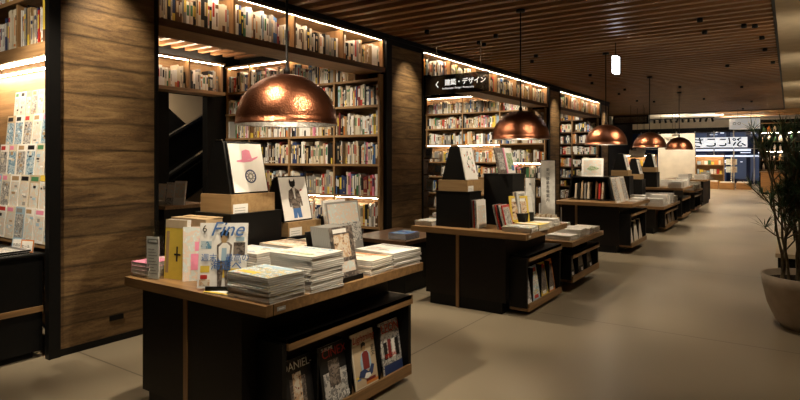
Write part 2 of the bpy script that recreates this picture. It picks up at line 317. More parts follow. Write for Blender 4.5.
# far end of the shop
struct(MB().box(-12, -4.6, 17.26, 17.4, 0, CEIL + .05, 'soft_black').box(-8.1, -8, 17.4, 37, 0, 3.62, 'soft_black').build('wall_far'))
fac = struct(MB().box(-12, 3, 37.3, 37.5, 0, 3.62, 'night_glass').build('window_1'))
mu = MB()
for k in range(12): x = -8.5 + k * .98; mu.box(x - .03, x + .03, 37.1, 37.3, 0, 3.0, 'grey_paper' if k % 3 else 'plaster_white')
mu.box(-12, 3, 37.1, 37.3, 3.2, 3.62, 'plaster_white').box(-12, 3, 37.15, 37.3, 2.95, 3.2, 'black').box(-12, 3, 37.12, 37.28, 1.95, 2.0, 'grey_paper').build('window_frame', fac)
random.seed(5)
sg = MB()
for k in range(40):
    x = random.uniform(-7.5, -.8); z = random.choice([1.72, 2.2, 1.5, 2.8, .9, 1.2]) + random.uniform(-.08, .08); w_ = random.uniform(.1, .6)
    sg.box(x, x + w_, 37.27, 37.3, z, z + random.uniform(.02, .07), 'street_light')
sg.box(-5.2, -1.8, 37.26, 37.3, 1.85, 1.97, 'street_light').box(-5.2, -1.0, 37.26, 37.3, 1.52, 1.60, 'street_light')
for k in range(9):
    x = -7.8 + k * .98 + .1; sg.box(x, x + .78, 37.28, 37.29, random.uniform(.1, .5), random.uniform(1.2, 1.9), 'night_blue').box(x, x + .78, 37.28, 37.29, 2.66, 2.9, 'night_blue')
sg.build('street_lights_through_glass', fac)
for i, (px, py, d, w, h) in enumerate(((668, 139, 24, .7, .12), (676, 135, 24.5, .35, .1), (637, 154, 17.5, .45, .22), (641, 150, 18.5, .28, .14))):
    x, y = at(px, d); zs = 1.45 + (158 - py) * d / 569; top_ = (3.62 if y > 22.6 else CEIL) - zs; hs_ = MB().box(-w / 2, w / 2, 0, .01, -h / 2, h / 2, 'sign_white').build('hanging_sign', None, (x, y, zs)); MB().tube([(-w * .4, .005, h / 2), (-w * .4, .005, top_)], .006, 'black', 6).build('hanger_rod', hs_); MB().tube([(w * .4, .005, h / 2), (w * .4, .005, top_)], .006, 'black', 6).build('hanger_rod', hs_); tag(hs_, ['wide', 'short', 'larger', 'small upper'][i] + (' white sign strip beyond the fourth copper lamp' if i < 2 else ' white square sign left of the fourth copper lamp'), 'sign')
band = tag(MB().box(-5.1, -1.95, 36.9, 36.94, 2.05, 2.62, 'backlit_white').build('shop_sign'), 'long white sign band with black lettering seen reversed across the far window', 'sign')
tm = text_mesh('ぷにこちさ社', .72, 'black', .03, bold=.014); tl = link('lettering', tm, band, (-2.0, 36.89, 2.12)); tl.scale = (-.95, 1, .85)

# escalator behind the opening in the near alcove
struct(MB().box(-10.6, -10.5, 2.5, 8.5, 0, 3.3, 'beige_wall').build('wall_stairwell'))
es = thing('escalator', 'dark escalator with steel handrails seen through the opening behind the near alcove', 'escalator', (-8.6, 4.2, 0))
def bar3(mb, a, b, w, h, mat):   # bar from a to b in a plane x=const
    (x, y0, z0), (_, y1, z1) = a, b
    mb.add([(x, y0, z0), (x + w, y0, z0), (x + w, y1, z1), (x, y1, z1), (x, y0, z0 + h), (x + w, y0, z0 + h), (x + w, y1, z1 + h), (x, y1, z1 + h)],
           [(0, 3, 2, 1), (4, 5, 6, 7), (0, 1, 5, 4), (1, 2, 6, 5), (2, 3, 7, 6), (3, 0, 4, 7)], mat)
m = MB(); bar3(m, (.02, 0, -.22), (.02, 4, 2.10), .05, .52, 'smoked_panel'); m.build('balustrade', es)
m = MB(); bar3(m, (-.85, 0, .1), (-.85, 4, 2.42), .05, .55, 'smoked_panel'); m.build('balustrade', es)
m = MB(); bar3(m, (-.8, 0, -.5), (-.8, 4, 1.82), .8, .3, 'soft_black'); m.build('step_deck', es)
m = MB(); bar3(m, (.0, 0, .30), (.0, 4, 2.62), .09, .05, 'chrome'); bar3(m, (.07, 0, .20), (.07, 4, 2.52), .02, .02, 'steel'); m.build('handrail', es)
m = MB(); bar3(m, (-.87, 0, .65), (-.87, 4, 2.97), .09, .05, 'steel'); m.build('handrail', es)
m = MB(); bar3(m, (.08, 0, -1.5), (.08, 4, .82), .04, 1.22, 'beige_wall'); m.build('side_panel', es)
es2 = thing('escalator', 'descending black escalator rail crossing behind the pale stairwell wall', 'escalator', (-9.9, 5.4, 0))
m = MB(); bar3(m, (0, 0, 1.9), (0, 3, -.35), .15, 1.25, 'black'); m.build('balustrade', es2)
m = MB(); bar3(m, (.02, 0, 3.16), (.02, 3, .91), .08, .05, 'steel'); m.build('handrail', es2)
l = bpy.data.lights.new('stairwell_lamp', 'AREA'); l.energy = 45; l.size = 1.0; l.color = (1, .8, .55)
o = bpy.data.objects.new('stairwell_lamp', l); COL.objects.link(o); o.location = (-9.6, 5.6, 3.2)

# ---------------------------------------------------------------- books
def book_mesh(mb, w, h, d, c, c2, M=None, paper='page_edges', style=0):
    t = min(.003, w * .15)
    mb.box(-w / 2, -w / 2 + t, 0, d, 0, h, c, M).box(w / 2 - t, w / 2, 0, d, 0, h, c, M).box(-w / 2, w / 2, -.002, .003, 0, h, c, M)
    mb.box(-w / 2 + t, w / 2 - t, .003, d - .004, .003, h - .004, 'page_edges', M)
    a = w * .36
    if style == 0: mb.box(-a, a, -.0028, -.002, h * .45, h * .86, c2, M)
    elif style == 1: mb.box(-a * .55, a * .55, -.0028, -.002, h * .35, h * .8, c2, M).box(-w / 2, w / 2, -.0026, -.002, h * .08, h * .14, c2, M)
    elif style == 2: mb.box(-w / 2, w / 2, -.0028, -.002, 0, h * .3, c2, M)
    elif style == 3: mb.box(-w / 2, w / 2, -.0028, -.002, h * .72, h * .84, c2, M).box(-a * .5, a * .5, -.0028, -.002, h * .2, h * .6, c2, M)
STUFF = MB()
REG = {}
def row(ox, oy, z, length, facing, hmax, depth, seed, phrase=None, group=None, tmin=.014, tmax=.045, fill=.93, bias=None):
    """books side by side from (ox,oy) for `length`; facing '-y' or '+x'. phrase given: each book its own object."""
    rnd = random.Random(seed); rz = 0 if facing == '-y' else PI / 2
    q = .004; items = []
    while q < length - .02:
        if rnd.random() > fill: q += rnd.uniform(.03, .14)
        n = rnd.randint(1, 4); c = rnd.choice(bias or BCN); hh = hmax * rnd.uniform(.68, .97); dd = depth * rnd.uniform(.7, .95)
        for _ in range(n):
            w = rnd.uniform(tmin, tmax) if rnd.random() > .15 else rnd.uniform(tmax, tmax * 1.25)
            if q + w > length: break
            if rnd.random() < .55: c = rnd.choice(bias or BCN)
            h = min(hmax * .97, hh * rnd.uniform(.93, 1.05)); light = sum(BC[c]) > .9
            c2 = rnd.choice(['black', 'red', 'navy', 'brown', 'grey', 'orange', 'green'] if light else ['white', 'cream', 'yellow', 'beige'])
            items.append((q + w / 2, w, h, dd, c, c2, rnd.choice([0, 0, 1, 2, 3, 4]), rnd.uniform(0, .012))); q += w + .0015
        else: q += 0
    for i, (qc, w, h, d, c, c2, st, off) in enumerate(items):
        if facing == '-y': loc = (ox + qc, oy + off, z)
        else: loc = (ox - off, oy + qc, z)
        if phrase is None:
            book_mesh(STUFF, w, h, d, 'ink_' + c, 'ink_' + c2, Matrix.Translation(loc) @ Matrix.Rotation(rz, 4, 'Z'), style=st)
        else:
            mb = MB(); book_mesh(mb, w - .0006, h, d, 'ink_' + c, 'ink_' + c2, style=st); o = mb.build('book', None, loc, rz)
            size = 'thick' if w > .036 else ('slim' if w < .022 else 'medium')
            if h < hmax * .72: size = 'short ' + size
            nb = []
            if i > 0: nb.append(items[i - 1][4])
            if i < len(items) - 1: nb.append(items[i + 1][4])
            deco = c2 + ('-marked ' if st != 4 else '-paged ')
            lab = f"{size} {c} {'' if st==4 else c2+'-marked '}book, {phrase}, " + ('between ' + nb[0] + ' and ' + nb[1] if len(nb) == 2 else 'ending the row')
            if lab in REG:
                part = ['left end', 'left half', 'middle', 'right half', 'right end'][min(4, int(5 * qc / length))]
                lab = f"{size} {c} {'' if st==4 else c2+'-marked '}book, {phrase}, {part}, by {nb[-1] if nb else c}"
            REG[lab] = REG.get(lab, 0) + 1
            tag(o, lab, 'book', group)

def bookcase_back(name, label, x0, x1, y, posts, levels, top, depth=.30, mat='oak_x', lit=(), group='built-in bookcases', notch=None):
    """case whose face looks along -y, standing with its back on y."""
    t = thing(name, label, 'bookcase', ((x0 + x1) / 2, y, 0), 0, group)
    cx = (x0 + x1) / 2; L = lambda x: x - cx
    xn, zn = notch or (x1, top + 1); e = lambda z: min(x1, xn) if z > zn else x1      # the case steps back under the high front shelf
    MB().box(L(x0), L(e(top)), -.02, 0, 0, top, 'oak_x' if mat == 'oak_x' else 'dark_x').box(L(e(top)), L(x1), -.02, 0, 0, min(top, zn), mat).build('back_panel', t)
    MB().box(L(x0), L(e(top)), -depth, -.02, top - .03, top, mat).build('top_board', t)
    for z in levels: MB().box(L(x0), L(e(z + .04)), -depth, -.02, z - .03, z, mat).build('shelf', t)
    for p in posts + ([xn - .015] if notch else []): MB().box(L(p) - .014, L(p) + .014, -depth + .004, -.02, max(levels) if p == xn - .015 else 0, min(top - .03, zn) if p > xn else top - .03, 'oak_z').build('upright', t)
    for z, a, b in lit: MB().box(L(a) + .02, L(b) - .02, -depth + .03, -depth + .04, z - .008, z, 'led').build('light_strip', t)
    return t

# near alcove: case facing the aisle end
PA = [-7.5, -6.97, -6.10, -5.22, -4.45]
LV = [.15, .54, .95, 1.37, 1.765, 2.154, 2.50]
bookcase_back('bookcase', 'tall oak bookcase closing the near alcove behind the first copper lamp', -7.53, -4.435, 6.29, PA, LV, 2.92, .30,
              notch=(-4.845, 2.555), lit=((2.89, -7.5, -4.87), (.92, -5.22, -4.45), (.92, -6.1, -5.22)))
names = {2.50: 'lit shelf behind copper lamp', 2.154: 'second shelf behind copper lamp'}
for li, z in enumerate(LV):
    hm = (LV[li + 1] if li < 6 else 2.89) - z - .05
    for k in range(4):
        a, b = PA[k] + .016, (PA[k + 1] if z < 2.4 or k < 3 else -4.875) - .016
        ind = False
        row(a, 6.01, z, b - a, '-y', min(hm, .34), .2, 100 + li * 10 + k, names.get(z) if ind else None, 'books in the near alcove bookcase', .013, .032, .96 if z > .5 else .7)
# near alcove: shelf on the back wall over the opening
bs = thing('wall_shelf', 'lit oak wall shelf over the escalator opening in the near alcove', 'shelf', (BACK, 4.5, 2.42))
MB().box(0, .3, -1.65, 1.27, 0, .05, 'oak_y').build('shelf', bs); MB().box(0, .02, -1.65, 1.27, .05, .5, 'oak_y').build('back_panel', bs)
MB().box(0, .3, -1.65, 1.27, .47, .5, 'oak_y').build('top_board', bs)
for yy in (-1.0, -.2, .62, 1.2): MB().box(.02, .29, yy, yy + .028, .05, .47, 'oak_z').build('upright', bs)
MB().box(.26, .275, -1.6, 1.25, .462, .47, 'led').box(.05, .10, -1.6, 1.25, .50, .51, 'led').build('light_strip', bs)  # second strip added on the top board to light the alcove slats
for k, (a, b) in enumerate(((4.33, 5.1), (5.16, 5.68))): row(BACK + .24, a, 2.47, b - a, '+x', .34, .19, 300 + k, 'shelf over escalator', 'books on the shelf over the escalator', .014, .034, .93, ['white', 'cream', 'white', 'grey', 'black', 'beige'])

# high front shelves bridging the pillars
def high_shelf(y0, y1, label, phrase, seed, n, individual):
    t = thing('high_shelf', label, 'shelf', (FRONT, (y0 + y1) / 2, 2.58), 0, 'high shelves bridging the pillars'); hl = (y1 - y0) / 2
    MB().box(-.42, 0, -hl, hl, 0, .05, 'oak_y').build('shelf', t); MB().box(0, .012, -hl, hl, -.005, .06, 'dark_y').build('edge_strip', t)
    MB().box(-.42, -.40, -hl, hl, .05, .43, 'oak_y').build('back_panel', t); MB().box(-.42, 0, -hl, hl, .43, .45, 'oak_y').build('top_board', t)
    MB().box(0, .012, -hl, hl, .412, .45, 'dark_y').build('edge_strip', t)
    MB().box(-.032, -.020, -hl + .03, hl - .03, .42, .43, 'led').build('light_strip', t)
    st = (y1 - y0) / n
    for k in range(n + 1):
        yy = min(max(-hl + k * st, -hl + .012), hl - .012)
        MB().box(-.40, -.012, yy - .012, yy + .012, .05, .412, 'oak_z').build('upright', t)
    for k in range(n):
        a = y0 + k * st + .016
        row(FRONT - .065, a, 2.63, st - .032, '+x', .345, .22, seed + k, phrase if individual else None, 'books on the near high shelf', .013, .034, .975)
high_shelf(2.81, 6.07, 'long lit oak shelf of books high between first and second pillars', 'near high shelf', 400, 4, True)
high_shelf(7.01, 12.19, 'long lit oak shelf of books high between second and third pillars', None, 500, 6, False)
high_shelf(12.98, 16.38, 'lit oak shelf of books high between third and fourth pillars', None, 600, 4, False)
# middle alcove
PB = [-7.5, -6.49, -5.52, -4.45]
LB = [.2, .6, 1.0, 1.36, 1.78, 2.17, 2.54]
bookcase_back('bookcase', 'tall oak bookcase closing the middle alcove behind the second copper lamp', -7.53, -4.435, 12.41, PB, LB, 2.95, .30,
              notch=(-4.845, 2.555), lit=((2.92, -7.5, -4.87), (1.75, -7.5, -5.52), (1.33, -5.52, -4.45)))
for li, z in enumerate(LB):
    hm = (LB[li + 1] if li < 6 else 2.92) - z - .05
    for k in range(3): row(PB[k] + .016, 12.13, z, (PB[k + 1] if z < 2.4 or k < 2 else -4.875) - PB[k] - .032, '-y', min(hm, .31), .2, 700 + li * 10 + k, None, None, .016, .038, .95)
PC = [-5.6, -5.15, -4.45]
LC = [.3, .65, .89, 1.21, 1.56, 1.87, 2.2, 2.54]
bookcase_back('bookcase', 'dark narrow bookcase closing the far alcove behind the third copper lamp', -7.53, -4.435, 16.51, PC, LC, 2.9, .30, 'dark_x', notch=(-4.845, 2.555), lit=((2.87, -7.5, -4.87),))
for li, z in enumerate(LC):
    hm = (LC[li + 1] if li < 7 else 2.85) - z - .05
    row(-5.58, 16.23, z, .41, '-y', min(hm, .28), .2, 800 + li * 10, None, None, .025, .05, .9); row(-5.13, 16.23, z, .66 if z < 2.4 else .22, '-y', min(hm, .28), .2, 801 + li * 10, None, None, .025, .05, .85)

# ---------------------------------------------------------------- magazines
def flat_mag_mesh(w, d, t, art, seed, side='page_edges'):
    rnd = random.Random(seed); mb = MB()
    mb.box(-w / 2 + .002, w / 2 - .001, -d / 2 + .001, d / 2 - .001, .0006, t - .0006, side)
    mb.box(-w / 2, w / 2, -d / 2, d / 2, 0, .0006, 'ink_white').box(-w / 2, w / 2, -d / 2, d / 2, t - .0006, t, art[0])
    mb.box(-w / 2, -w / 2 + .002, -d / 2, d / 2, 0, t, art[0])
    e = t + .0003
    mb.box(-w * .42, w * .42, d * .3, d * .44, t, e, art[1])
    mb.box(-w * .4, -w * .4 + w * rnd.uniform(.4, .75), -d * .36, -d * rnd.uniform(.0, .2), t, e, art[2])
    for k in range(3): x = rnd.uniform(-.4, .2) * w; yv = rnd.uniform(-.42, .25) * d; mb.box(x, x + w * rnd.uniform(.08, .25), yv, yv + d * .03, t, e + .0002, rnd.choice(['ink_black', 'ink_red', 'ink_blue', 'ink_white']))
    return mb.mesh('magazine')
def stack(cx, cy, z, w, d, h, n, rz, art, phrase, group, seed, look, cat='magazine', name='magazine', side='page_edges'):
    rnd = random.Random(seed); t = h / n; me = flat_mag_mesh(w, d, t, art, seed, side)
    for i in range(n):
        top = (i == n - 1)
        o = link(name, me, None, (cx + rnd.uniform(-.005, .005), cy + rnd.uniform(-.005, .005), z + i * t), rz + R(rnd.uniform(-2.0, 2.0)))
        k = n - 1 - i
        w_ = 'topmost' if k == 0 else ('lowest' if i == 0 else NTH[k] + ' from the top')
        tag(o, f"{look}, {w_} {phrase}", cat, group)
def standing(name, w, h, t, base, rects, loc, rz=0, lean=-8, label='', cat='magazine', group=None, words=(), side='page_edges'):
    """upright magazine/print: front looks along local -Y. words: (text, x, z, size, material, shear)"""
    mb = MB(); mb.box(-w / 2 + .001, w / 2 - .001, .0008, t - .0008, .001, h - .001, side)
    mb.box(-w / 2, w / 2, 0, .0008, 0, h, base).box(-w / 2, w / 2, t - .0008, t, 0, h, 'ink_white').box(-w / 2, -w / 2 + .0015, 0, t, 0, h, base)
    for i, (x0, x1, z0, z1, m_) in enumerate(rects): mb.box(x0 * w - w / 2, x1 * w - w / 2, -.0006 - .0002 * i, 0, z0 * h, z1 * h, m_)
    o = mb.build(name, None, loc, rz, R(lean)); tag(o, label, cat, group)
    for (s, x, z, sz, m_, sh) in words:
        link('title_lettering', text_mesh(s, sz, m_, .0004, sh), o, (x * w - w / 2, -.0058, z * h))
    return o
def art_rects(rnd):
    ph = rnd.choice(PH); r = [(.06, .94, .08, .8, ph), (.08, rnd.uniform(.6, .92), .84, .95, rnd.choice(['ink_red', 'ink_black', 'ink_blue', 'ink_pink', 'ink_green', 'ink_orange']))]
    r.append((.3, .7, .15, .62, rnd.choice(PH)))
    for _ in range(3): x = rnd.uniform(.08, .6); z = rnd.uniform(.05, .7); r.append((x, x + rnd.uniform(.12, .3), z, z + .04, rnd.choice(['ink_white', 'ink_yellow', 'ink_red', 'ink_black'])))
    return r

# ---------------------------------------------------------------- display tables
def table(x0, x1, y0, y1, h, label, rack=None, strips=(), body=None, plate=False, kick=.11):
    cx, cy = (x0 + x1) / 2, (y0 + y1) / 2; t = thing('display_table', label, 'table', (cx, cy, 0), 0, 'display tables along the aisle')
    X = lambda v: v - cx; Y = lambda v: v - cy
    top = MB().box(X(x0), X(x1), Y(y0), Y(y1), h - .052, h, 'walnut_x')
    top.box(X(x1) - .0005, X(x1) + .001, Y(y0 + .045), Y(y0 + .049), h - .052, h, 'black'); top.build('tabletop', t)
    bx0, bx1, by0, by1 = body
    MB().box(X(bx0), X(bx1), Y(by0), Y(by1), kick, h - .052, 'cabinet_brown').build('cabinet', t)
    MB().box(X(bx0) + .04, X(bx1) - .04, Y(by0) + .015, Y(by1) - .015, 0, kick, 'black').build('plinth', t)
    for sx in strips: MB().box(X(sx) - .017, X(sx) + .017, Y(by0) - .006, Y(by0), .0, h - .052, 'walnut_z').build('wood_strip', t)
    if rack:
        ry0, ry1, rx0, rx1, rz0, rz1, ndiv = rack
        r = MB().box(X(rx0), X(rx0) + .03, Y(ry0), Y(ry1), rz0, rz1, 'rack_brown').build('rack_back', t)
        for yy in (ry0, ry1): MB().box(X(rx0), X(rx1) - .015, Y(yy) - .015, Y(yy) + .015, rz0, rz1 - .0, 'black').build('rack_side', t)
        MB().box(X(rx0) - .0, X(rx1), Y(ry0) + .0, Y(ry1), rz0 - .03, rz0, 'walnut_y').box(X(rx1) - .018, X(rx1), Y(ry0) + .016, Y(ry1), rz0, rz0 + .035, 'walnut_y').build('rack_ledge', t)
        MB().box(X(rx0), X(rx1), Y(ry0) + .016, Y(ry1), rz1, rz1 + .022, 'black').box(X(rx1) - .016, X(rx1), Y(ry0) + .016, Y(ry1) + .015, rz1 - .034, rz1 + .022, 'walnut_y').build('rack_rail', t)
        for k in range(1, ndiv): yy = ry0 + (ry1 - ry0) * k / ndiv; MB().box(X(rx0) + .03, X(rx1) - .05, Y(yy) - .006, Y(yy) + .006, rz0, rz0 + .33, 'soft_black').build('divider', t)
    if plate: MB().box(X(x1), X(x1) + .0015, Y(y0) + .07, Y(y0) + .125, h - .037, h - .018, 'grey_paper').box(X(x1) + .0015, X(x1) + .002, Y(y0) + .08, Y(y0) + .115, h - .031, h - .025, 'ink_white').build('number_plate', t)
    return t
H1 = .765
table(-3.17, -1.99, 1.81, 3.17, H1, 'large walnut-topped black display table nearest the camera', rack=(1.99, 3.11, -2.24, -2.04, .07, .53, 4), strips=(-2.69,), body=(-3.10, -2.24, 1.88, 3.12), plate=True)
table(-3.16, -1.94, 4.81, 5.95, H1, 'walnut-topped display table under the second copper lamp', rack=(4.96, 5.86, -2.16, -1.97, .07, .53, 4), strips=(-2.66,), body=(-3.02, -2.16, 4.87, 5.9), plate=True)
table(-3.0, -1.90, 6.0, 7.22, .555, 'low walnut-topped table of white stacks behind the second table', rack=(6.08, 7.1, -2.12, -1.92, .14, .40, 3), body=(-2.9, -2.12, 6.06, 7.15))
table(-3.12, -1.93, 8.9, 10.2, H1, 'walnut-topped display table under the third copper lamp', rack=(9.02, 10.1, -2.14, -1.96, .13, .60, 3), strips=(-2.79,), body=(-3.02, -2.14, 9.0, 10.12))
table(-3.0, -1.95, 11.6, 13.5, .53, 'low black table of boxed magazines past the third copper lamp', rack=(12.0, 13.4, -2.12, -1.98, .1, .40, 3), body=(-2.9, -2.0 - .12, 11.7, 13.4))
table(-3.1, -2.0, 14.2, 15.8, H1, 'walnut-topped table stacked with magazines under the fourth copper lamp', rack=(14.4, 15.7, -2.2, -2.03, .1, .5, 3), body=(-3.0, -2.2, 14.3, 15.7))
table(-3.1, -2.05, 16.6, 18.2, .60, 'low table of magazine stacks beyond the fourth copper lamp', rack=(16.8, 18.1, -2.2, -2.07, .1, .45, 3), body=(-3.0, -2.2, 16.7, 18.1))
table(-3.2, -2.05, 19.2, 21.2, .80, 'farthest display table piled with grey and red books', body=(-3.1, -2.15, 19.3, 21.1))
# low side table at the left of the second one
t = thing('side_shelf', 'low dark shelf unit at the foot of the second pillar', 'shelf', (-3.75, 5.5, 0))
MB().box(-.4, .4, -.5, .5, .52, .56, 'dark_y').build('tabletop', t); MB().box(-.36, .36, -.46, .46, 0, .52, 'black').build('cabinet', t)

# rack magazines on the first table
def rack_mag(y, z, label, base, rects, words=(), w=.23, h=.33, x=-2.095, group='magazines in the front table rack'):
    return standing('magazine', w, h, .008, base, rects, (x, y, z), PI / 2, -9, label, 'magazine', group, words)
rack_mag(2.155, .072, 'dark music magazine with white title, leftmost in front table rack', 'ink_black',
         [(.25, .75, .05, .7, 'photo_dark'), (.35, .62, .3, .78, 'photo_warm'), (.45, .98, .14, .20, 'ink_navy'), (.5, .98, .04, .1, 'ink_blue')], (('DANIEL-', .04, .84, .058, 'ink_white', 0),))
rack_mag(2.44, .072, 'black and white portrait magazine with red title in front table rack', 'ink_black',
         [(.1, .95, .02, .55, 'photo_grey'), (.3, .7, .3, .74, 'photo_dark')], (('CINEX', .1, .80, .07, 'ink_red', 0), ('SUBLIME', .1, .92, .025, 'ink_white', 0), ('新しい夜', .3, .06, .04, 'ink_white', 0)))
o = rack_mag(2.72, .072, 'cream magazine with red title and seated man in front table rack', 'ink_cream',
         [(.05, .95, .04, .79, 'ink_beige'), (.45, .95, .05, .10, 'ink_orange'), (.45, .85, .10, .15, 'ink_maroon'), (.1, .25, .17, .2, 'ink_blue'), (.06, .16, .2, .24, 'ink_yellow')],
         (('Lightning', .03, .83, .058, 'ink_red', .25), ('足元', .74, .62, .035, 'ink_black', 0), ('文化', .74, .52, .035, 'ink_black', 0)))
MB().prism([(-.045, .10), (-.05, .16), (-.032, .205), (-.012, .215), (.02, .212), (.042, .19), (.05, .15), (.052, .115), (.03, .10)], -.0036, -.002, 'ink_pale blue')\
    .prism([(-.028, .105), (-.03, .2), (-.01, .212), (.018, .21), (.032, .19), (.032, .105)], -.0040, -.002, 'ink_maroon').prism([(-.024, .215), (-.026, .24), (-.012, .256), (.006, .25), (.008, .222), (-.006, .21)], -.0040, -.002, 'ink_tan')\
    .prism([(-.03, .236), (-.024, .262), (-.004, .268), (.012, .256), (.008, .24), (-.01, .246)], -.0044, -.002, 'ink_black')\
    .prism([(-.075, .075), (-.06, .105), (-.02, .112), (.02, .085), (.05, .125), (.075, .115), (.055, .07), (.02, .055), (-.03, .062)], -.0044, -.002, 'ink_navy')\
    .prism([(-.03, .06), (-.01, .085), (.03, .078), (.035, .06), (.0, .05)], -.0048, -.002, 'ink_white').build('seated_figure', o)
rack_mag(3.0, .072, 'grey magazine with red letters and row of figures, rightmost in front table rack', 'photo_grey',
         [(.05, .95, .02, .2, 'ink_navy'), (.12, .27, .3, .62, 'ink_black'), (.32, .46, .3, .66, 'ink_maroon'), (.5, .63, .3, .64, 'ink_white'), (.67, .82, .3, .64, 'ink_black')],
         (('LEON', .06, .80, .075, 'ink_red', 0), ('SPECIAL', .12, .33, .035, 'ink_red', 0)))
rnd = random.Random(9)
for i, (yy, b, look) in enumerate(((5.1, 'ink_white', 'white-edged magazine'), (5.32, 'ink_pale blue', 'pale blue film magazine with red title'), (5.54, 'ink_yellow', 'yellow magazine with a red corner'), (5.74, 'ink_orange', 'orange bordered magazine'))):
    rack_mag(yy, .072, look + ' in the rack of the second table', b, [(.08, .92, .1, .88, ['photo_grey', 'photo_bright', 'photo_dark', 'photo_dark'][i]), (.12, .8, .82, .94, 'ink_red'), (.2, .7, .06, .16, 'ink_red' if i == 1 else 'ink_white')], w=.19, h=.33, x=-2.025, group='magazines in the second table rack')
for i, yy in enumerate((6.24, 6.58, 6.92)): rack_mag(yy, .142, NTH[i] + ' black magazine with white dot in the low table rack', 'ink_black', [(.1, .9, .3, .9, 'photo_dark'), (.5, .8, .06, .2, 'ink_white')], w=.2, h=.25, x=-1.975, group='magazines in the low table rack')
for i, yy in enumerate((9.25, 9.6, 9.9)): rack_mag(yy, .132, NTH[i] + ' pale magazine in the third table rack', 'ink_cream', [(.1, .9, .1, .8, 'photo_pastel'), (.15, .8, .84, .94, 'ink_tan')], w=.26, h=.33, x=-2.01, group='magazines in the third table rack')
for i, yy in enumerate((12.25, 12.75, 13.15)): rack_mag(yy, .102, NTH[i] + ' brown bordered magazine in the fourth table rack', 'ink_tan', [(.1, .9, .1, .9, 'photo_dark')], w=.3, h=.27, x=-2.02, group='magazines in the fourth table rack')

# stacks on the first table
G1 = 'magazine stacks on the front table'
stack(-2.145, 1.955, H1, .30, .235, .125, 12, 0, ('photo_bright', 'ink_pale blue', 'ink_yellow'), 'of the low stack at front table corner', G1, 1, 'grey-edged magazine')
stack(-2.14, 2.235, H1, .30, .25, .185, 18, 0, ('photo_pastel', 'photo_cool', 'photo_green'), 'of the tall stack behind the corner stack', G1, 2, 'grey-edged magazine')
stack(-2.15, 2.735, H1, .29, .23, .085, 8, R(3), ('ink_cream', 'ink_orange', 'photo_pastel'), 'of the white stack left of the table end', G1, 3, 'white-edged magazine')
stack(-2.16, 3.01, H1, .32, .29, .098, 9, R(-4), ('ink_white', 'photo_grey', 'photo_pastel'), 'of the white stack at the table end', G1, 4, 'white-edged magazine')
stack(-2.50, 2.18, H1, .28, .22, .17, 14, R(2), ('photo_pastel', 'ink_pale blue', 'photo_cool'), 'of the pale stack beside the black riser', G1, 5, 'pale magazine')
stack(-2.48, 2.46, H1, .30, .24, .175, 14, R(-2), ('photo_warm', 'ink_black', 'photo_pastel'), 'of the warm-toned stack before the cat print', G1, 6, 'glossy magazine')
stack(-2.44, 2.74, H1, .28, .22, .17, 14, R(4), ('photo_pastel', 'ink_pink', 'ink_red'), 'of the pink-topped stack before the cat print', G1, 7, 'glossy magazine')
stack(-3.085, 1.955, H1, .16, .21, .085, 4, R(4), ('ink_pink', 'ink_white', 'ink_pink'), 'of the pink pile at the table left end', 'pink-edged books', 8, 'pink-covered paperback', 'book', 'book')
stack(-2.36, 1.90, H1, .21, .14, .008, 1, R(10), ('ink_yellow', 'ink_blue', 'ink_white'), 'by itself under the standing cover magazine', G1, 9, 'yellow and blue magazine lying flat')
stack(-2.33, 3.06 + .02, H1 + .0, .001 + .18, .12, .02, 2, R(20), ('ink_white', 'ink_grey', 'photo_grey'), 'of the pair beside the table end stack', G1, 10, 'small white booklet')

# standing pieces on the first table
YAW = R(34.43)
# standing cover magazine with blue script title
x, y_ = at(221, 2.93)
o = standing('magazine', .25, .335, .010, 'ink_white', [(.04, .26, .60, .72, 'photo_cool'), (.72, .96, .50, .70, 'photo_dark'), (.05, .24, .24, .34, 'ink_yellow'), (.52, .9, .16, .30, 'ink_yellow'), (.04, .26, .04, .13, 'photo_warm'), (.76, .94, .72, .78, 'ink_pale blue'), (.06, .2, .14, .2, 'ink_red')],
      (x, y_, H1 + .014), YAW, -9, 'white magazine with blue script title standing on a black easel', 'magazine', None,
      (('Fine', .22, .80, .105, 'ink_blue', .35), ('週末、最高の', .06, .42, .042, 'ink_blue', 0), ('海遊べ', .26, .29, .055, 'ink_blue', 0), ('6', .06, .86, .05, 'ink_black', 0)))
MB().prism([(-.02, .0), (.0, .0), (.008, .12), (.022, .0), (.045, .0), (.042, .14), (.048, .22), (.03, .235), (-.008, .235), (-.03, .22), (-.026, .13)], -.0030, -.0018, 'photo_dark')\
    .prism([(-.018, .14), (.034, .14), (.038, .215), (.02, .232), (.0, .232), (-.022, .21)], -.0034, -.002, 'ink_white').prism([(-.006, .232), (.018, .232), (.022, .262), (.006, .275), (-.01, .26)], -.0036, -.002, 'ink_tan')\
    .prism([(-.012, .255), (-.018, .285), (.006, .3), (.03, .286), (.028, .25), (.02, .27), (-.004, .27)], -.0038, -.002, 'ink_black').prism([(-.006, .14), (.022, .14), (.02, .205), (-.004, .205)], -.0038, -.002, 'ink_pale blue').build('cover_figure', o)
ez = thing('book_easel', 'small black easel under the blue-titled magazine on front table', 'easel', (x, y_, H1), YAW)
MB().box(-.07, .07, -.035, .07, 0, .012, 'black').build('base', ez); MB().box(-.07, .07, -.035, -.028, .012, .03, 'black').build('lip', ez)
MB().prism([(-.05, .012), (.05, .012), (.03, .2), (-.03, .2)], .064, .07, 'black').build('back_rest', ez)
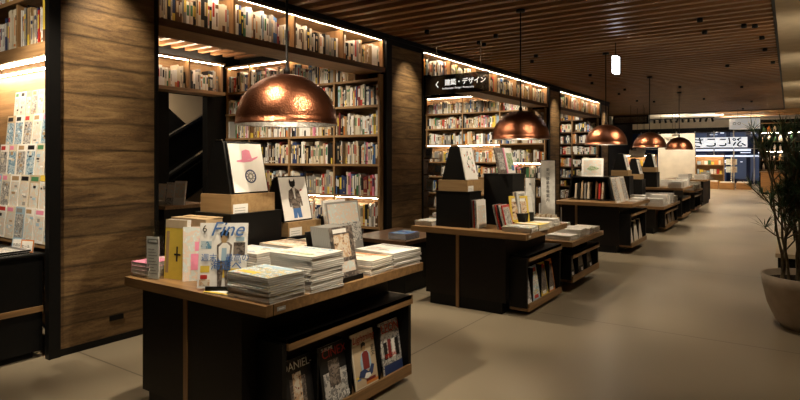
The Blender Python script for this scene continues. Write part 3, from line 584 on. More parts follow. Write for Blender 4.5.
# acrylic display with leaflet and yellow book
o = thing('brochure_holder', 'clear acrylic holder with a grey printed leaflet on front table', 'holder', (-2.975, 1.875, H1), R(12))
MB().box(-.05, .05, -.02, -.018, 0, .30, 'clear_acrylic').box(-.05, .05, .018, .02, 0, .33, 'clear_acrylic').box(-.05, .05, -.018, .018, 0, .003, 'clear_acrylic').build('holder_body', o)
lf = MB().box(-.046, .046, -.012, -.010, .003, .24, 'white_paper').box(-.04, .04, -.0125, -.012, .2, .228, 'ink_grey').box(-.03, .03, -.013, -.0125, .209, .219, 'ink_white')
for k in range(9): lf.box(-.034, .034 - (k % 3) * .012, -.0125, -.012, .03 + k * .017, .034 + k * .017, 'ink_grey')
lf.build('leaflet', o)
standing('book', .16, .335, .03, 'ink_yellow', [(.0, 1, .86, 1, 'ink_beige'), (.06, .2, .1, .8, 'ink_tan'), (.55, .62, .3, .55, 'ink_black'), (.45, .75, .4, .43, 'ink_black')], (-2.87, 1.93, H1), R(10), -3, 'yellow book in clear wrap standing behind the grey leaflet', 'book')
o = standing('book', .21, .30, .02, 'ink_pale blue', [(0, 1, 0, 1, 'photo_pastel'), (.3, .5, .55, .72, 'ink_pink'), (.4, .7, .66, .78, 'ink_pink'), (.2, .55, .2, .5, 'ink_pink'), (.55, .72, .74, .88, 'ink_red'), (.5, .62, .3, .4, 'ink_red')], (-2.71, 2.0, H1), R(50), -6, 'pale mint book with pink blots standing beside the cardboard box', 'book')
cb = thing('cardboard_box', 'open-topped brown cardboard box behind the yellow book', 'box', (-2.90, 2.10, H1), R(4))
MB().box(-.15, .15, -.06, .06, 0, .33, 'cardboard').build('box_body', cb); MB().box(-.15, .15, -.06, .0, .331, .334, 'cardboard').box(-.12, .155, .0, .06, .334, .338, 'cardboard').build('flap', cb)
for k in range(3): tag(MB().box(-.008, .008, 0, .17, 0, .16 + .02 * k, ['ink_cream', 'ink_grey', 'ink_brown'][k]).build('notebook', None, (-2.63 + k * .022, 1.96 + k * .01, H1), R(-20), 0, R(6)), ['cream', 'grey', 'brown'][k] + ' slim notebook standing beside the mint book', 'notebook', 'slim notebooks')

def riser(x0, x1, y0, y1, z0, z1, label, mat='black'):
    t = thing('display_riser', label, 'riser', ((x0 + x1) / 2, (y0 + y1) / 2, z0)); a = (x1 - x0) / 2; b = (y1 - y0) / 2
    MB().box(-a, a, -b, b, 0, z1 - z0 - .012, mat).build('riser_body', t); MB().box(-a - .004, a + .004, -b - .004, b + .004, z1 - z0 - .012, z1 - z0, mat).build('riser_lid', t)
def crate(x0, x1, y0, y1, z, label, card=True, h=.112):
    t = thing('wooden_box', label, 'box', ((x0 + x1) / 2, (y0 + y1) / 2, z), 0, 'pale wooden display boxes'); a = (x1 - x0) / 2; b = (y1 - y0) / 2
    MB().box(-a, a, -b, b, 0, h, 'crate_wood').build('box_body', t)
    if card:
        cd = MB().box(a + .001, a + .004, -b + .01, -b + .12, -.02, .055, 'white_paper')
        for k in range(3): cd.box(a + .004, a + .0045, -b + .02, -b + .10, .0 + k * .015, .003 + k * .015, 'ink_grey')
        cd.build('price_card', t)
def aframe(x0, x1, y0, y1, z, h, label, k=.5):
    t = thing('a_frame_stand', label, 'stand', ((x0 + x1) / 2, (y0 + y1) / 2, z), 0, 'black A-shaped display stands'); a = (x1 - x0) / 2; b = (y1 - y0) / 2
    MB().prism([(-a, 0), (a, 0), (a - .07, h), (-a + .09, h)], -b, b, 'black').build('stand_body', t)
    MB().box(-a + .10, a - .08, -b - .002, -b + .01, h, h + .012, 'steel').build('clip', t)
def print_x(x, y, z, w, h, label, rects, words=(), lean=-13, frame='black', name='framed_print', paper='white_paper', cat='picture', fr=.008):
    t = thing(name, label, cat, (x, y, z), PI / 2, None, R(lean))
    MB().box(-w / 2, w / 2, .0, .012, 0, h, frame).build('frame', t)
    mb = MB().box(-w / 2 + fr, w / 2 - fr, -.002, 0, fr, h - fr, paper)
    for i, (x0, x1, z0, z1, m_) in enumerate(rects): mb.box(x0 * w - w / 2, x1 * w - w / 2, -.0026 - .0002 * i, -.002, z0 * h, z1 * h, m_)
    sh = mb.build('print_sheet', t)
    return t, sh
riser(-3.02, -2.69, 2.18, 2.58, H1, 1.12, 'tall black display box in the middle of the front table')
crate(-3.0, -2.71, 2.20, 2.54, 1.12, 'pale wooden box with white card under the pink hat print')
aframe(-2.99, -2.745, 2.22, 2.5, 1.232, .32, 'black A-shaped stand holding the pink hat print')
t, sh = print_x(-2.735, 2.375, 1.234, .275, .32, 'framed white print of a pink hat over a dotted ring', [])
# hat: brim and crown outlines
MB().prism([(-.08, .205), (-.03, .214), (.02, .212), (.09, .232), (.085, .222), (.03, .198), (-.03, .194), (-.078, .198)], -.0035, -.002, 'ink_pink').prism([(-.038, .212), (-.03, .266), (.0, .275), (.028, .268), (.040, .215)], -.004, -.002, 'ink_pink').build('hat_motif', sh)
rg = MB()
rg.lathe([(.034, 0), (.043, 0), (.043, .0012), (.034, .0012)], 'ink_navy', 28, Matrix.Translation((.01, -.002, .105)) @ Matrix.Rotation(PI / 2, 4, 'X'), False, True)
rg.lathe([(.012, 0), (.022, 0), (.022, .0012), (.012, .0012)], 'ink_grey', 20, Matrix.Translation((.01, -.002, .105)) @ Matrix.Rotation(PI / 2, 4, 'X'), False, True)
for k in range(10): a = k * 2 * PI / 10; rg.box(.01 + .028 * math.cos(a) - .003, .01 + .028 * math.cos(a) + .003, -.0034, -.002, .105 + .028 * math.sin(a) - .003, .105 + .028 * math.sin(a) + .003, 'ink_navy')
rg.build('ring_motif', sh)
riser(-2.97, -2.66, 2.60, 2.96, H1, .94, 'low black display box under the cat print')
crate(-2.95, -2.67, 2.62, 2.93, .94, 'small wooden box with pale card under the cat print', True, .09)
aframe(-2.93, -2.71, 2.64, 2.88, 1.03, .28, 'black A-shaped stand holding the cat print')
t, sh = print_x(-2.70, 2.745, 1.032, .265, .305, 'framed white print of a cat-headed figure in black jacket', [])
MB().prism([(-.03, .235), (-.035, .262), (-.030, .285), (-.018, .268), (.004, .270), (.016, .286), (.020, .26), (.014, .236), (-.008, .225)], -.0032, -.002, 'ink_black')\
    .prism([(-.012, .225), (-.05, .205), (-.062, .15), (-.058, .095), (-.045, .095), (-.04, .13), (-.038, .085), (.038, .085), (.040, .13), (.048, .095), (.062, .1), (.056, .155), (.04, .205), (.006, .225)], -.0030, -.002, 'photo_dark')\
    .prism([(-.014, .222), (.008, .222), (.002, .15), (-.006, .15)], -.0036, -.002, 'white_paper').prism([(-.034, .085), (.036, .085), (.040, .02), (.008, .02), (.0, .06), (-.006, .02), (-.036, .02)], -.0032, -.002, 'ink_blue')\
    .prism([(.055, .2), (.072, .203), (.07, .21), (.056, .208)], -.0032, -.002, 'ink_red').build('cat_motif', sh)
aframe(-2.86, -2.68, 3.02, 3.2, H1, .27, 'small black stand behind the front table stacks holding an animal book')
standing('book', .24, .30, .015, 'ink_white', [(.1, .9, .1, .9, 'white_paper'), (.42, .55, .3, .8, 'photo_dark'), (.5, .8, .62, .78, 'photo_grey'), (.2, .5, .22, .4, 'photo_grey')], (-2.62, 3.08, .86), PI / 2, -12, 'white book with a grey animal beside the cat print', 'book')
x = -2.50
standing('magazine', .34, .335, .012, 'photo_pastel', [(.0, 1, 0, 1, 'ink_grey'), (.04, .96, .3, .96, 'photo_pastel'), (.3, 1, .15, .55, 'photo_grey')], (x, 3.02, H1 + .055), PI / 2, -10, 'large grey photo magazine leaning on a black block', 'magazine')
tag(MB().box(-.07, .07, -.15, .15, 0, .055, 'black').box(-.07, -.05, -.15, .15, .055, .2, 'black').build('display_block', None, (-2.50, 3.02, H1)), 'low black block under the large grey photo magazine', 'block')
bk = thing('bookend', 'black curved bookend standing behind the upright magazines', 'bookend', (-2.27, 2.90 - .32 + .0, H1), R(90))
MB().prism([(-.06, 0), (.06, 0), (.06, .17), (.045, .2), (.015, .215), (-.03, .21), (-.055, .19), (-.06, .17)], -.02, .02, 'black').build('plate', bk); MB().box(-.06, .06, -.05, .03, 0, .004, 'black').build('foot', bk)
# row of upright magazines, dark cover outward
for i in range(11):
    xx = -2.045 - i * .0135
    o = standing('magazine', .19, .29, .012, 'photo_dark' if i == 0 else 'ink_grey', [(.1, .9, .12, .32, 'photo_pastel'), (.1, .8, .4, .85, 'photo_warm'), (.1, .7, .88, .96, 'ink_white')] if i == 0 else [],
                 (xx, 2.47, H1 + .012), PI / 2, -11, (f"{NTH[i]} upright grey magazine counting from the dark cover facing the aisle" if i else 'dark photo cover magazine facing out of the upright row'), 'magazine', 'upright magazines on the front table')
ez = thing('magazine_tray', 'black tray holding the upright magazines on front table', 'tray', (-2.10, 2.47, H1))
MB().box(-.14, .085, -.1, .1, 0, .010, 'black').build('tray_base', ez); MB().box(.078, .085, -.1, .1, .010, .026, 'black').build('tray_lip', ez)
MB().prism([(-.14, .01), (-.132, .01), (-.185, .26), (-.193, .26)], -.09, .09, 'black').build('tray_back', ez)

# second table
G2 = 'magazines on the second table'
riser(-2.95, -2.57, 4.95, 5.2, H1, 1.12, 'large black display box at the front of the second table')
crate(-2.93, -2.60, 4.96, 5.32, 1.12, 'pale wooden box under the floral print on the second table')
aframe(-2.9, -2.64, 4.98, 5.26, 1.232, .33, 'black A-shaped stand on the second table')
t, sh = print_x(-2.63, 5.12, 1.234, .26, .33, 'white print of green and red twisting flowers on second table', [], frame='white_paper')
mb = MB(); rr = random.Random(3)
for k in range(26):
    a = rr.uniform(-.07, .07); b = rr.uniform(.06, .28)
    mb.prism([(a, b), (a + rr.uniform(.01, .03), b + rr.uniform(-.01, .02)), (a + rr.uniform(-.01, .02), b + rr.uniform(.02, .035))], -.0032 - .0001 * (k % 5), -.002, rr.choice(['ink_green', 'ink_black', 'ink_orange', 'ink_red', 'ink_green', 'ink_grey']))
mb.build('flower_motif', sh)
for i in range(4): standing('magazine', .2, .27, .011, ['ink_white', 'photo_cool', 'ink_red', 'ink_grey'][i], [(.1, .9, .1, .8, 'photo_pastel')] if i == 0 else [], (-2.50 - i * .015, 5.08, H1 + .002), PI / 2, -3, ['pale blue', 'patterned', 'red', 'grey'][i] + ' magazine propped against the large black box, second table', 'magazine', G2)
riser(-2.62, -2.3, 5.36, 5.66, H1, 1.29, 'narrow tall black display box on the second table')
for i, (px, b, lk) in enumerate(((5.38, 'photo_dark', 'dark photo'), (5.60, 'ink_white', 'white and green floral'))):
    standing('magazine', .2, .27, .012, 'ink_pink' if i else b, [(.07 if i else 0, 1, 0, 1, b), (.2, .9, .15, .8, ['photo_grey', 'photo_green'][i])] + ([(.6, .9, .1, .3, 'ink_blue')] if i else []), (-2.42, px + .02, 1.292), PI / 2, -12, lk + ' cover magazine on the tall black box', 'magazine', G2)
for i in range(4):
    standing('magazine', .2, .21, .012, ['ink_white', 'ink_grey', 'photo_warm', 'ink_black'][i], [(.1, .9, .2, .9, PH[i])] if i == 0 else [], (-2.20 - i * .018, 5.40 + .0, H1 + .14), PI / 2, -8, NTH[i] + ' magazine in the pocket beside tall black box', 'magazine', G2)
tag(MB().box(-.09, .07, -.12, .12, 0, .138, 'black').build('display_block', None, (-2.21, 5.40, H1)), 'black block carrying upright magazines on the second table', 'block')
for i in range(5):
    standing('magazine', .17, .24, .010, ['ink_red', 'ink_white', 'ink_black', 'ink_red', 'ink_grey'][i], [(.08, .92, .06, .9, PH[(i * 2) % 7])] if i == 0 else [], (-2.20 - i * .022, 5.08, H1 + .004), PI / 2, -14, ['photo cover', 'white', 'black', 'red', 'grey'][i] + ' magazine leaning in the red and white row, second table', 'magazine', G2)
stack(-2.08, 5.02, H1, .28, .21, .05, 5, R(4), ('photo_bright', 'ink_white', 'ink_black'), 'of the pile at the second table corner', G2, 21, 'glossy magazine')
stack(-2.07, 5.26, H1, .28, .22, .055, 5, R(-5), ('ink_yellow', 'photo_bright', 'ink_white'), 'of the yellow-topped pile on second table', G2, 22, 'glossy magazine')
stack(-2.08, 5.47, H1, .26, .16, .05, 5, R(3), ('photo_pastel', 'ink_white', 'ink_white'), 'of the pale pile on second table', G2, 23, 'pale magazine')
stack(-2.07, 5.66, H1, .25, .13, .07, 6, R(-2), ('ink_white', 'ink_grey', 'photo_pastel'), 'of the white pile ending the second table', G2, 24, 'white magazine')
standing('magazine', .2, .255, .012, 'ink_yellow', [(.1, .9, .08, .92, 'photo_warm'), (.15, .85, .78, .9, 'ink_white'), (.4, .6, .3, .7, 'ink_grey')], (-2.19, 5.30, H1 + .058), R(50), -12, 'yellow-bordered magazine standing on the second table', 'magazine', G2)
for i in range(5):
    standing('magazine', .2, .27, .016, ['photo_grey', 'ink_grey', 'ink_grey', 'ink_green', 'ink_white'][i], [], (-2.44 + i * .034, 5.76, H1 + .002), R(66), -10, ['grey photo', 'mid grey', 'plain grey', 'green', 'white'][i] + ' upright magazine before the tall sign, second table', 'magazine', G2)
def card_box(x, y, z, label, seed, w=.24, h=.085):
    t = thing('card_box', label, 'box', (x, y, z), R(5)); MB().box(-w / 2, w / 2, -.07, .07, 0, .06, 'cardboard').build('box_body', t)
    m = MB(); r_ = random.Random(seed)
    for k in range(12): m.box(-w / 2 + .008 + k * w / 13, -w / 2 + .012 + k * w / 13, -.06, .06, .01, h + r_.uniform(0, .012), 'ink_cream' if k % 3 else 'ink_tan')
    m.build('cards', t)
card_box(-2.12, 5.83, H1, 'tan box of postcards at the far end of second table', 4, .24)
def sign_board(x, y, z, w, h, label, n, rz=0):
    t = thing('sign_stand', label, 'sign', (x, y, z), rz); MB().box(-w / 2, w / 2, 0, .012, .0, h, 'black').build('frame', t); m = MB().box(-w / 2 + .006, w / 2 - .006, -.002, 0, .006, h - .006, 'sign_white'); m.build('sign_face', t)
    for k in range(n): link('lettering', text_mesh('新刊雑誌売場案内一覧文学旅'[k % 12], w * .24, 'ink_black'), t, (-w * .12, -.003, h * (.82 - .07 * k)))
    MB().box(-w / 2, w / 2, -.04, .06, -.004, .0, 'black').build('foot', t)
sign_board(-2.13, 5.90 - .0, H1 + .004, .165, .66, 'tall narrow white sign with vertical lettering on second table', 8)
sign_board(-2.33, 5.905, H1 + .004, .12, .47, 'short narrow white sign with black frame on second table', 1)
stack(-3.06, 5.02, H1, .2, .28, .05, 4, 0, ('photo_pastel', 'ink_pale blue', 'photo_cool'), 'of the pale pile at second table left end', G2, 25, 'pale magazine')
stack(-3.05, 5.34, H1, .2, .27, .10, 7, R(3), ('ink_white', 'ink_white', 'photo_pastel'), 'of the white pile behind the left end pile', G2, 26, 'white magazine')
stack(-3.52, 5.22, .56, .22, .3, .07, 6, R(2), ('ink_blue', 'ink_pale blue', 'photo_cool'), 'of the blue-topped pile on the low dark shelf', 'blue-topped magazines', 27, 'grey-edged magazine')
# low table behind it: white stacks
for i, (x, y, h) in enumerate(((-2.08, 6.22, .05), (-2.08, 6.52, .085), (-2.07, 6.80, .075), (-2.07, 7.06, .06), (-2.42, 6.3, .08), (-2.42, 6.65, .10), (-2.4, 6.98, .09))):
    stack(x, y, .555, .27, .22, h, 5, R((-5, 3, 6, -3, 2, -4, 5)[i]), ('ink_white', 'photo_pastel', 'ink_white'), 'of the %s white pile on the low table' % NTH[i], 'white booklets on the low table', 30 + i, 'white booklet', 'booklet', 'booklet')

# third table
tray = thing('book_stand', 'black sloped book stand in the middle of the third table', 'stand', (-2.68, 9.55, H1))
MB().prism([(-.36, 0), (.36, 0), (.29, .02), (-.29, .02)], -.2, .2, 'black').build('base', tray)
MB().prism([(-.36, .02), (-.33, .02), (-.28, .36), (-.30, .36)], -.2, .2, 'black').build('side_panel', tray); MB().prism([(.36, .02), (.33, .02), (.28, .36), (.30, .36)], -.2, .2, 'black').build('side_panel', tray)
MB().box(-.3, .3, -.2, .2, .36, .38, 'black').build('top_board', tray); MB().box(-.31, .31, .17, .19, .02, .36, 'black').build('back_panel', tray)
for i in range(8): tag(MB().box(-.014, .014, 0, .2, 0, .25 + .02 * (i % 3), ['ink_cream', 'ink_black', 'ink_beige', 'ink_grey', 'ink_cream', 'ink_brown', 'ink_red', 'photo_warm'][i]).build('book', None, (-2.92 + i * .05 + (.08 if i > 4 else 0), 9.38, H1 + .022), 0, 0, R(3)),
                       ['cream', 'black', 'beige', 'grey', 'pale cream', 'brown', 'red', 'patterned'][i] + ' book inside the black stand on the third table', 'book', 'books in the sloped stand')
t = thing('framed_print', 'white framed picture of a green fish on the third table stand', 'picture', (-2.68, 9.5, H1 + .382), R(8), None, R(-6))
MB().box(-.17, .17, 0, .02, 0, .30, 'white_paper').build('frame', t); sh = MB().box(-.14, .14, -.003, 0, .03, .27, 'photo_pastel').build('print_sheet', t)
MB().prism([(-.09, .12), (-.03, .17), (.05, .16), (.11, .13), (.04, .1), (-.04, .1)], -.0045, -.003, 'photo_green').build('fish_motif', sh)
for i in range(3): standing('magazine', .19, .40, .012, 'photo_pastel', [(0, .07, 0, 1, 'ink_tan'), (.93, 1, 0, 1, 'ink_tan'), (.12, .88, .08, .92, ['photo_grey', 'photo_pastel', 'photo_grey'][i])], (-2.16, 9.08 + .27 * i, H1), R(82), -14, NTH[i] + ' wood-edged print board leaning on the third table', 'print', 'leaning print boards', (), 'ink_tan')
stack(-2.05, 9.95, H1, .2, .34, .03, 2, 0, ('ink_white', 'ink_white', 'photo_pastel'), 'of the thin pile on the third table end', 'white magazines on third table', 41, 'white magazine')
stack(-2.0 - .04, 9.55, H1, .12, .3, .012, 1, 0, ('ink_white', 'ink_white', 'ink_grey'), 'alone on the third table edge', 'white magazines on third table', 42, 'white leaflet')
wb = thing('wicker_basket', 'small round wicker basket on the third table', 'basket', (-2.95, 10.05, H1)); MB().lathe([(.001, .0), (.08, 0), (.11, .14), (.12, .16), (.10, .16), (.075, .01), (.001, .01)], 'wicker', 24).build('basket_body', wb)
riser(-3.08, -2.85, 9.9, 9.93 + .03, H1, 1.0, 'thin black panel at the back of the third table')
tag(MB().box(-.13, .13, -.13, .13, 0, .30, 'soft_black').build('display_riser', None, (-2.56, 9.98, H1)), 'square black display box at the far end of third table', 'riser')
# repeated riser + crate + A-frame on the farther tables
FAR = [(-2.75, 11.75, .53, 1.10, 'fourth table'), (-2.75, 14.5, H1, 1.12, 'fifth table'), (-2.75, 12.9, .53, 1.0, 'back of the fourth table')]
for (x, y, z, zt, nm) in FAR:
    riser(x - .19, x + .19, y - .17, y + .17, z, zt, 'black display box on the ' + nm)
    crate(x - .16, x + .16, y - .15, y + .15, zt, 'wooden box on the black riser of the ' + nm, False)
    aframe(x - .13, x + .13, y - .13, y + .13, zt + .112, .32, 'black A-shaped stand on the wooden box, ' + nm)
    print_x(x + .145, y, zt + .114, .24, .31, 'white print leaning on the A-shaped stand, ' + nm, [(.2, .8, .2, .8, 'photo_grey')], frame='white_paper')
k = 50
for (zz, pts, nm) in ((.53, [(-2.12, 11.8), (-2.12, 12.15), (-2.12, 12.5), (-2.12, 12.85), (-2.12, 13.2), (-2.45, 11.78), (-2.46, 12.2), (-2.46, 13.2)], 'low fourth table'),
                      (H1, [(-2.17, 14.4), (-2.17, 14.75), (-2.17, 15.1), (-2.17, 15.5), (-2.48, 15.2), (-2.9, 15.3)], 'fifth table'),
                      (.60, [(-2.22, 16.8), (-2.22, 17.2), (-2.22, 17.6), (-2.22, 18.0), (-2.6, 17.0), (-2.6, 17.6)], 'sixth table'),
                      (.80, [(-2.25, 19.4), (-2.25, 19.8), (-2.25, 20.3), (-2.25, 20.8), (-2.7, 19.4), (-2.7, 20)], 'farthest table')):
    for i, (x, y) in enumerate(pts):
        k += 1; hh = random.Random(k).uniform(.12, .2); a = random.Random(k).choice([('ink_white', 'photo_pastel', 'ink_white'), ('photo_grey', 'ink_white', 'ink_grey'), ('photo_pastel', 'ink_red', 'ink_white'), ('ink_white', 'ink_yellow', 'photo_grey')])
        stack(x, y, zz, .28, .26, hh, 4, R(random.Random(k).uniform(-4, 4)), a, 'of the %s pile on the %s' % (NTH[i], nm), 'magazine piles on the ' + nm, k, 'pale magazine')

# ---------------------------------------------------------------- pendants
def pendant(x, y, zr, label, r=.31, first=[]):
    t = thing('pendant_lamp', label, 'lamp', (x, y, zr), 0, 'copper pendant lamps')
    n = 14; pr = [(r * math.cos(PI / 2 * i / n), r * .97 * math.sin(PI / 2 * i / n) + .012) for i in range(n)] + [(.012, r * .97 + .012)]
    if not first:
        sh = MB().lathe([(r + .003, 0), (r + .003, .012)] + pr, 'hammered_copper', 64).mesh('lamp_shade')
        inn = MB().lathe([((r - .006) * math.cos(PI / 2 * i / n), (r - .018) * math.sin(PI / 2 * i / n) + .004) for i in range(n)] + [(.01, r - .014)], 'aged_silver', 48).lathe([(r + .003, 0), (r - .006, 0), (r - .006, .02)], 'aged_silver', 48).mesh('inner_reflector')
        bl = MB().lathe([(.001, .10), (.03, .11), (.04, .14), (.03, .17), (.015, .19), (.015, .22)], 'bulb', 16).mesh('bulb')
        cd = MB().lathe([(.008, r * .97 + .01), (.02, r * .97 + .01), (.02, r + .03), (.008, r + .05)], 'black', 12).tube([(0, 0, r + .04), (0, 0, CEIL - zr - .03)], .008, 'black', 6).mesh('cord')
        cp = MB().lathe([(.001, CEIL - zr - .03), (.05, CEIL - zr - .03), (.05, CEIL - zr - .001), (.001, CEIL - zr - .001)], 'black', 16).mesh('ceiling_rose'); first += [sh, inn, bl, cd, cp]
    for nm, me in zip(('lamp_shade', 'inner_reflector', 'bulb', 'cord', 'ceiling_rose'), first): link(nm, me, t)
    l = bpy.data.lights.new('pendant_bulb', 'POINT'); l.energy = 2.2; l.color = WARM; l.shadow_soft_size = .04
    o = bpy.data.objects.new('pendant_light', l); COL.objects.link(o); o.location = (x, y, zr + .06)
for i, (x, y, nm) in enumerate(((-2.57, 2.51, 'largest hammered copper dome pendant lamp above the front table'), (-2.44, 5.9, 'copper dome pendant lamp above the second table'), (-2.35, 9.06, 'copper dome pendant lamp above the third table'),
                            (-2.32, 12.23, 'copper dome pendant lamp fourth along the aisle'), (-2.26, 15.5, 'smallest copper dome pendant lamp, farthest along the aisle'))):
    pendant(x, y, 1.655, nm)

# ---------------------------------------------------------------- ceiling fittings
def downlight(x, y, lit, label, first={}):
    t = thing('ceiling_spotlight', label, 'spotlight', (x, y, CEIL), 0, 'small ceiling spotlights')
    if not first:
        first['h'] = MB().lathe([(.001, -.001), (.032, -.001), (.032, -.045), (.028, -.045), (.028, -.01), (.001, -.01)], 'black', 20).mesh('housing')
        first[1] = MB().lathe([(.001, -.03), (.027, -.03)], 'lamp_glow', 20).mesh('lens'); first[0] = MB().lathe([(.001, -.03), (.027, -.03)], 'steel', 20).mesh('lens')
    link('housing', first['h'], t); link('lens', first[1 if lit else 0], t)
i = 0
for s in SPOTS:
    if s[5]: downlight(s[0], s[1], True, NTH[i % 16] + ' lit spotlight from the camera set in the slatted ceiling', ); i += 1
for j, (px, py, lit) in enumerate(((479, 41, 1), (484, 43, 1), (532, 60, 0), (592, 82, 1), (619, 93, 1), (637, 100, 1), (680, 86, 1), (744, 24, 0), (755, 24, 0), (762, 36, 0), (765, 48, 0), (773, 61, 0), (700, 18, 0), (427, 30, 0), (743, 108, 0), (704, 98, 0))):
    d = 569 * (CEIL - 1.45) / (158 - py); x, y = at(px, d)
    downlight(x, y, lit, NTH[j] + ' small spotlight of the scattered ceiling row')
e = thing('exit_sign', 'lit white exit sign box hanging from the slatted ceiling', 'sign', (-2.02, 8.32, 2.64))
MB().box(-.03, .03, -.09, .09, 0, .235, 'exit_glow').build('light_box', e); MB().box(-.03, -.02, .085, .10, -.01, .512, 'black').box(-.035, .035, -.10, .10, .235, .25, 'black').build('hanger', e)
# hanging category sign at the second pillar
s = thing('hanging_sign', 'smoked glass category sign with white lettering projecting from the second pillar', 'sign', (-3.88, 7.02, 2.36))
MB().box(-.50, .52, 0, .012, 0, .27, 'tinted_glass').build('glass_panel', s); MB().box(-.53, -.40, -.004, .016, -.01, .29, 'smoked_panel').box(-.4, .0, -.003, -.001, .0, .27, 'smoked_panel').build('dark_band', s)
link('lettering', text_mesh('建築・デザイン', .092, 'letters_added_glow', bold=.0012), s, (-.16, -.006, .125)); link('lettering', text_mesh('Architecture / Design / Photography', .034, 'letters_added_glow'), s, (-.2, -.006, .065))
MB().prism([(-.31, .14), (-.27, .185), (-.262, .178), (-.297, .14), (-.262, .102), (-.27, .095)], -.007, -.004, 'letters_added_glow').build('arrow_mark', s)
MB().tube([(-.3, .006, .27), (-.3, .006, .70)], .005, 'steel', 6).tube([(.4, .006, .27), (.4, .006, .70)], .005, 'steel', 6).build('hanger_rod', s)

# ---------------------------------------------------------------- left magazine bay
wl = thing('bookcase', 'lit oak magazine bay at the left edge beside the first pillar', 'bookcase', (-5.0, 2.35, 0), 0, 'built-in bookcases')
MB().box(-1.6, .565, -.02, 0, 0, 3.0, 'oak_x').build('back_panel', wl)
MB().box(-1.6, .565, -.38, -.02, 2.21, 2.31, 'oak_x').build('shelf', wl); MB().box(-1.6, .565, -.38, -.02, 2.66, 2.69, 'oak_x').build('shelf', wl)
MB().box(-1.5, .55, -.33, -.30, 2.196, 2.21, 'led').box(-1.5, .55, -.10, -.08, 2.2, 2.21, 'led').build('light_strip', wl)
for x in (-.92, -.035): MB().box(x, x + .028, -.36, -.02, 2.31, 2.98, 'oak_z').build('upright', wl)
MB().box(.545, .565, -.36, -.02, 0, 2.98, 'black').build('upright', wl)
row(-4.965, 1.99, 2.31, .50, '-y', .33, .22, 901, 'left bay shelf', 'books on the left bay shelf', .012, .032, .97); row(-5.47, 1.99, 2.31, .44, '-y', .33, .22, 902, 'left bay shelf by frame edge', 'books on the left bay shelf', .012, .032, .97)
row(-4.965, 1.99, 2.69, .50, '-y', .28, .22, 903, 'left bay top shelf', 'books on the left bay top shelf', .014, .035, .97); row(-5.47, 1.99, 2.69, .44, '-y', .28, .22, 904, 'left bay top shelf by frame', 'books on the left bay top shelf', .014, .035, .97)
MB().box(-1.6, .54, -.34, -.02, .77, .80, 'oak_x').build('shelf', wl)
rows_ = ((1.78, .10, .235, 10), (1.53, .155, .28, 7), (1.285, .16, .28, 7), (1.03, .165, .285, 7), (.80, .16, .26, 7))
for k, rw in enumerate(rows_[:4]): MB().box(-1.6, .54, -.20 - .04 * k, -.02, rw[0] - .008, rw[0], 'clear_acrylic').box(-1.6, .54, -.20 - .04 * k, -.197 - .04 * k, rw[0], rw[0] + .03, 'clear_acrylic').build('ledge', wl)
rnd = random.Random(77)
for ri, (zz, w, h, n) in enumerate(rows_):
    for i in range(n):
        x = -4.465 - (i * (w + .008)); ink = rnd.choice(['ink_white', 'ink_cream', 'ink_white', 'ink_grey', 'ink_white', 'ink_beige', 'ink_pale blue'])
        ph = rnd.choice(['photo_pastel', 'photo_grey', 'photo_pastel', 'photo_pastel', 'photo_cool'])
        rc = [(.08, .92, .08, .78, ph), (.1, rnd.uniform(.55, .9), .83, .95, rnd.choice(['ink_red', 'ink_black', 'ink_pink', 'ink_green', 'ink_grey', 'ink_grey', 'ink_tan']))]
        for _ in range(5): qx = rnd.uniform(.08, .6); qz = rnd.uniform(.06, .7); rc.append((qx, qx + rnd.uniform(.1, .35), qz, qz + rnd.uniform(.02, .1), rnd.choice(['ink_white', 'ink_grey', 'ink_black', 'ink_cream', 'ink_tan', 'ink_pale blue'])))
        if ri == 3 and i == 1: rc.append((0, 1, .84, 1, 'ink_yellow'))
        if ri == 3 and i == 0: rc.append((0, 1, .8, .97, 'ink_orange'))
        if ri == 1 and i < 1: rc.append((0, 1, .8, .97, 'ink_red'))
        standing('magazine', w, h, .03 if ri == 0 else .012, ink, rc, (x - w / 2, 2.35 - .185 - .04 * ri, zz + .002), 0, -5, f"{ink[4:]} face-out magazine, {NTH[i]} from the pillar in the {['highest', 'second', 'third', 'fourth', 'lowest'][ri]} rack row", 'magazine', 'face-out magazines in the left rack')
ct = thing('counter_cabinet', 'low black cabinet with a walnut band at the left edge', 'cabinet', (-5.3, 1.35, 0))
MB().box(-.7, .80, -.55, .60, .05, .74, 'black').build('cabinet_body', ct); MB().box(.80, .812, -.55, .60, .335, .375, 'walnut_y').build('wood_band', ct); MB().box(-.7, .81, -.56, .61, .74, .755, 'soft_black').build('counter_top', ct)
MB().box(-.66, .76, -.5, .55, 0, .05, 'soft_black').build('plinth', ct)
stack(-4.68, 1.74, .755, .26, .3, .03, 2, 0, ('photo_grey', 'ink_black', 'ink_red'), 'of the pair on the left cabinet top', 'magazines on the left cabinet', 91, 'black-edged magazine', side='black')
for i in range(2):
    standing('price_card', .13, .09, .004, ['ink_pale blue', 'ink_orange'][i], [(.08, .92, .1, .9, 'ink_white')], (-4.79 + i * .15, 1.90, .757), R(15), -8, ['blue', 'orange'][i] + ' bordered handwritten card on the left cabinet', 'card', None, (('マガジン' if i == 0 else 'セール', .12, .35, .028, 'ink_black', 0),))

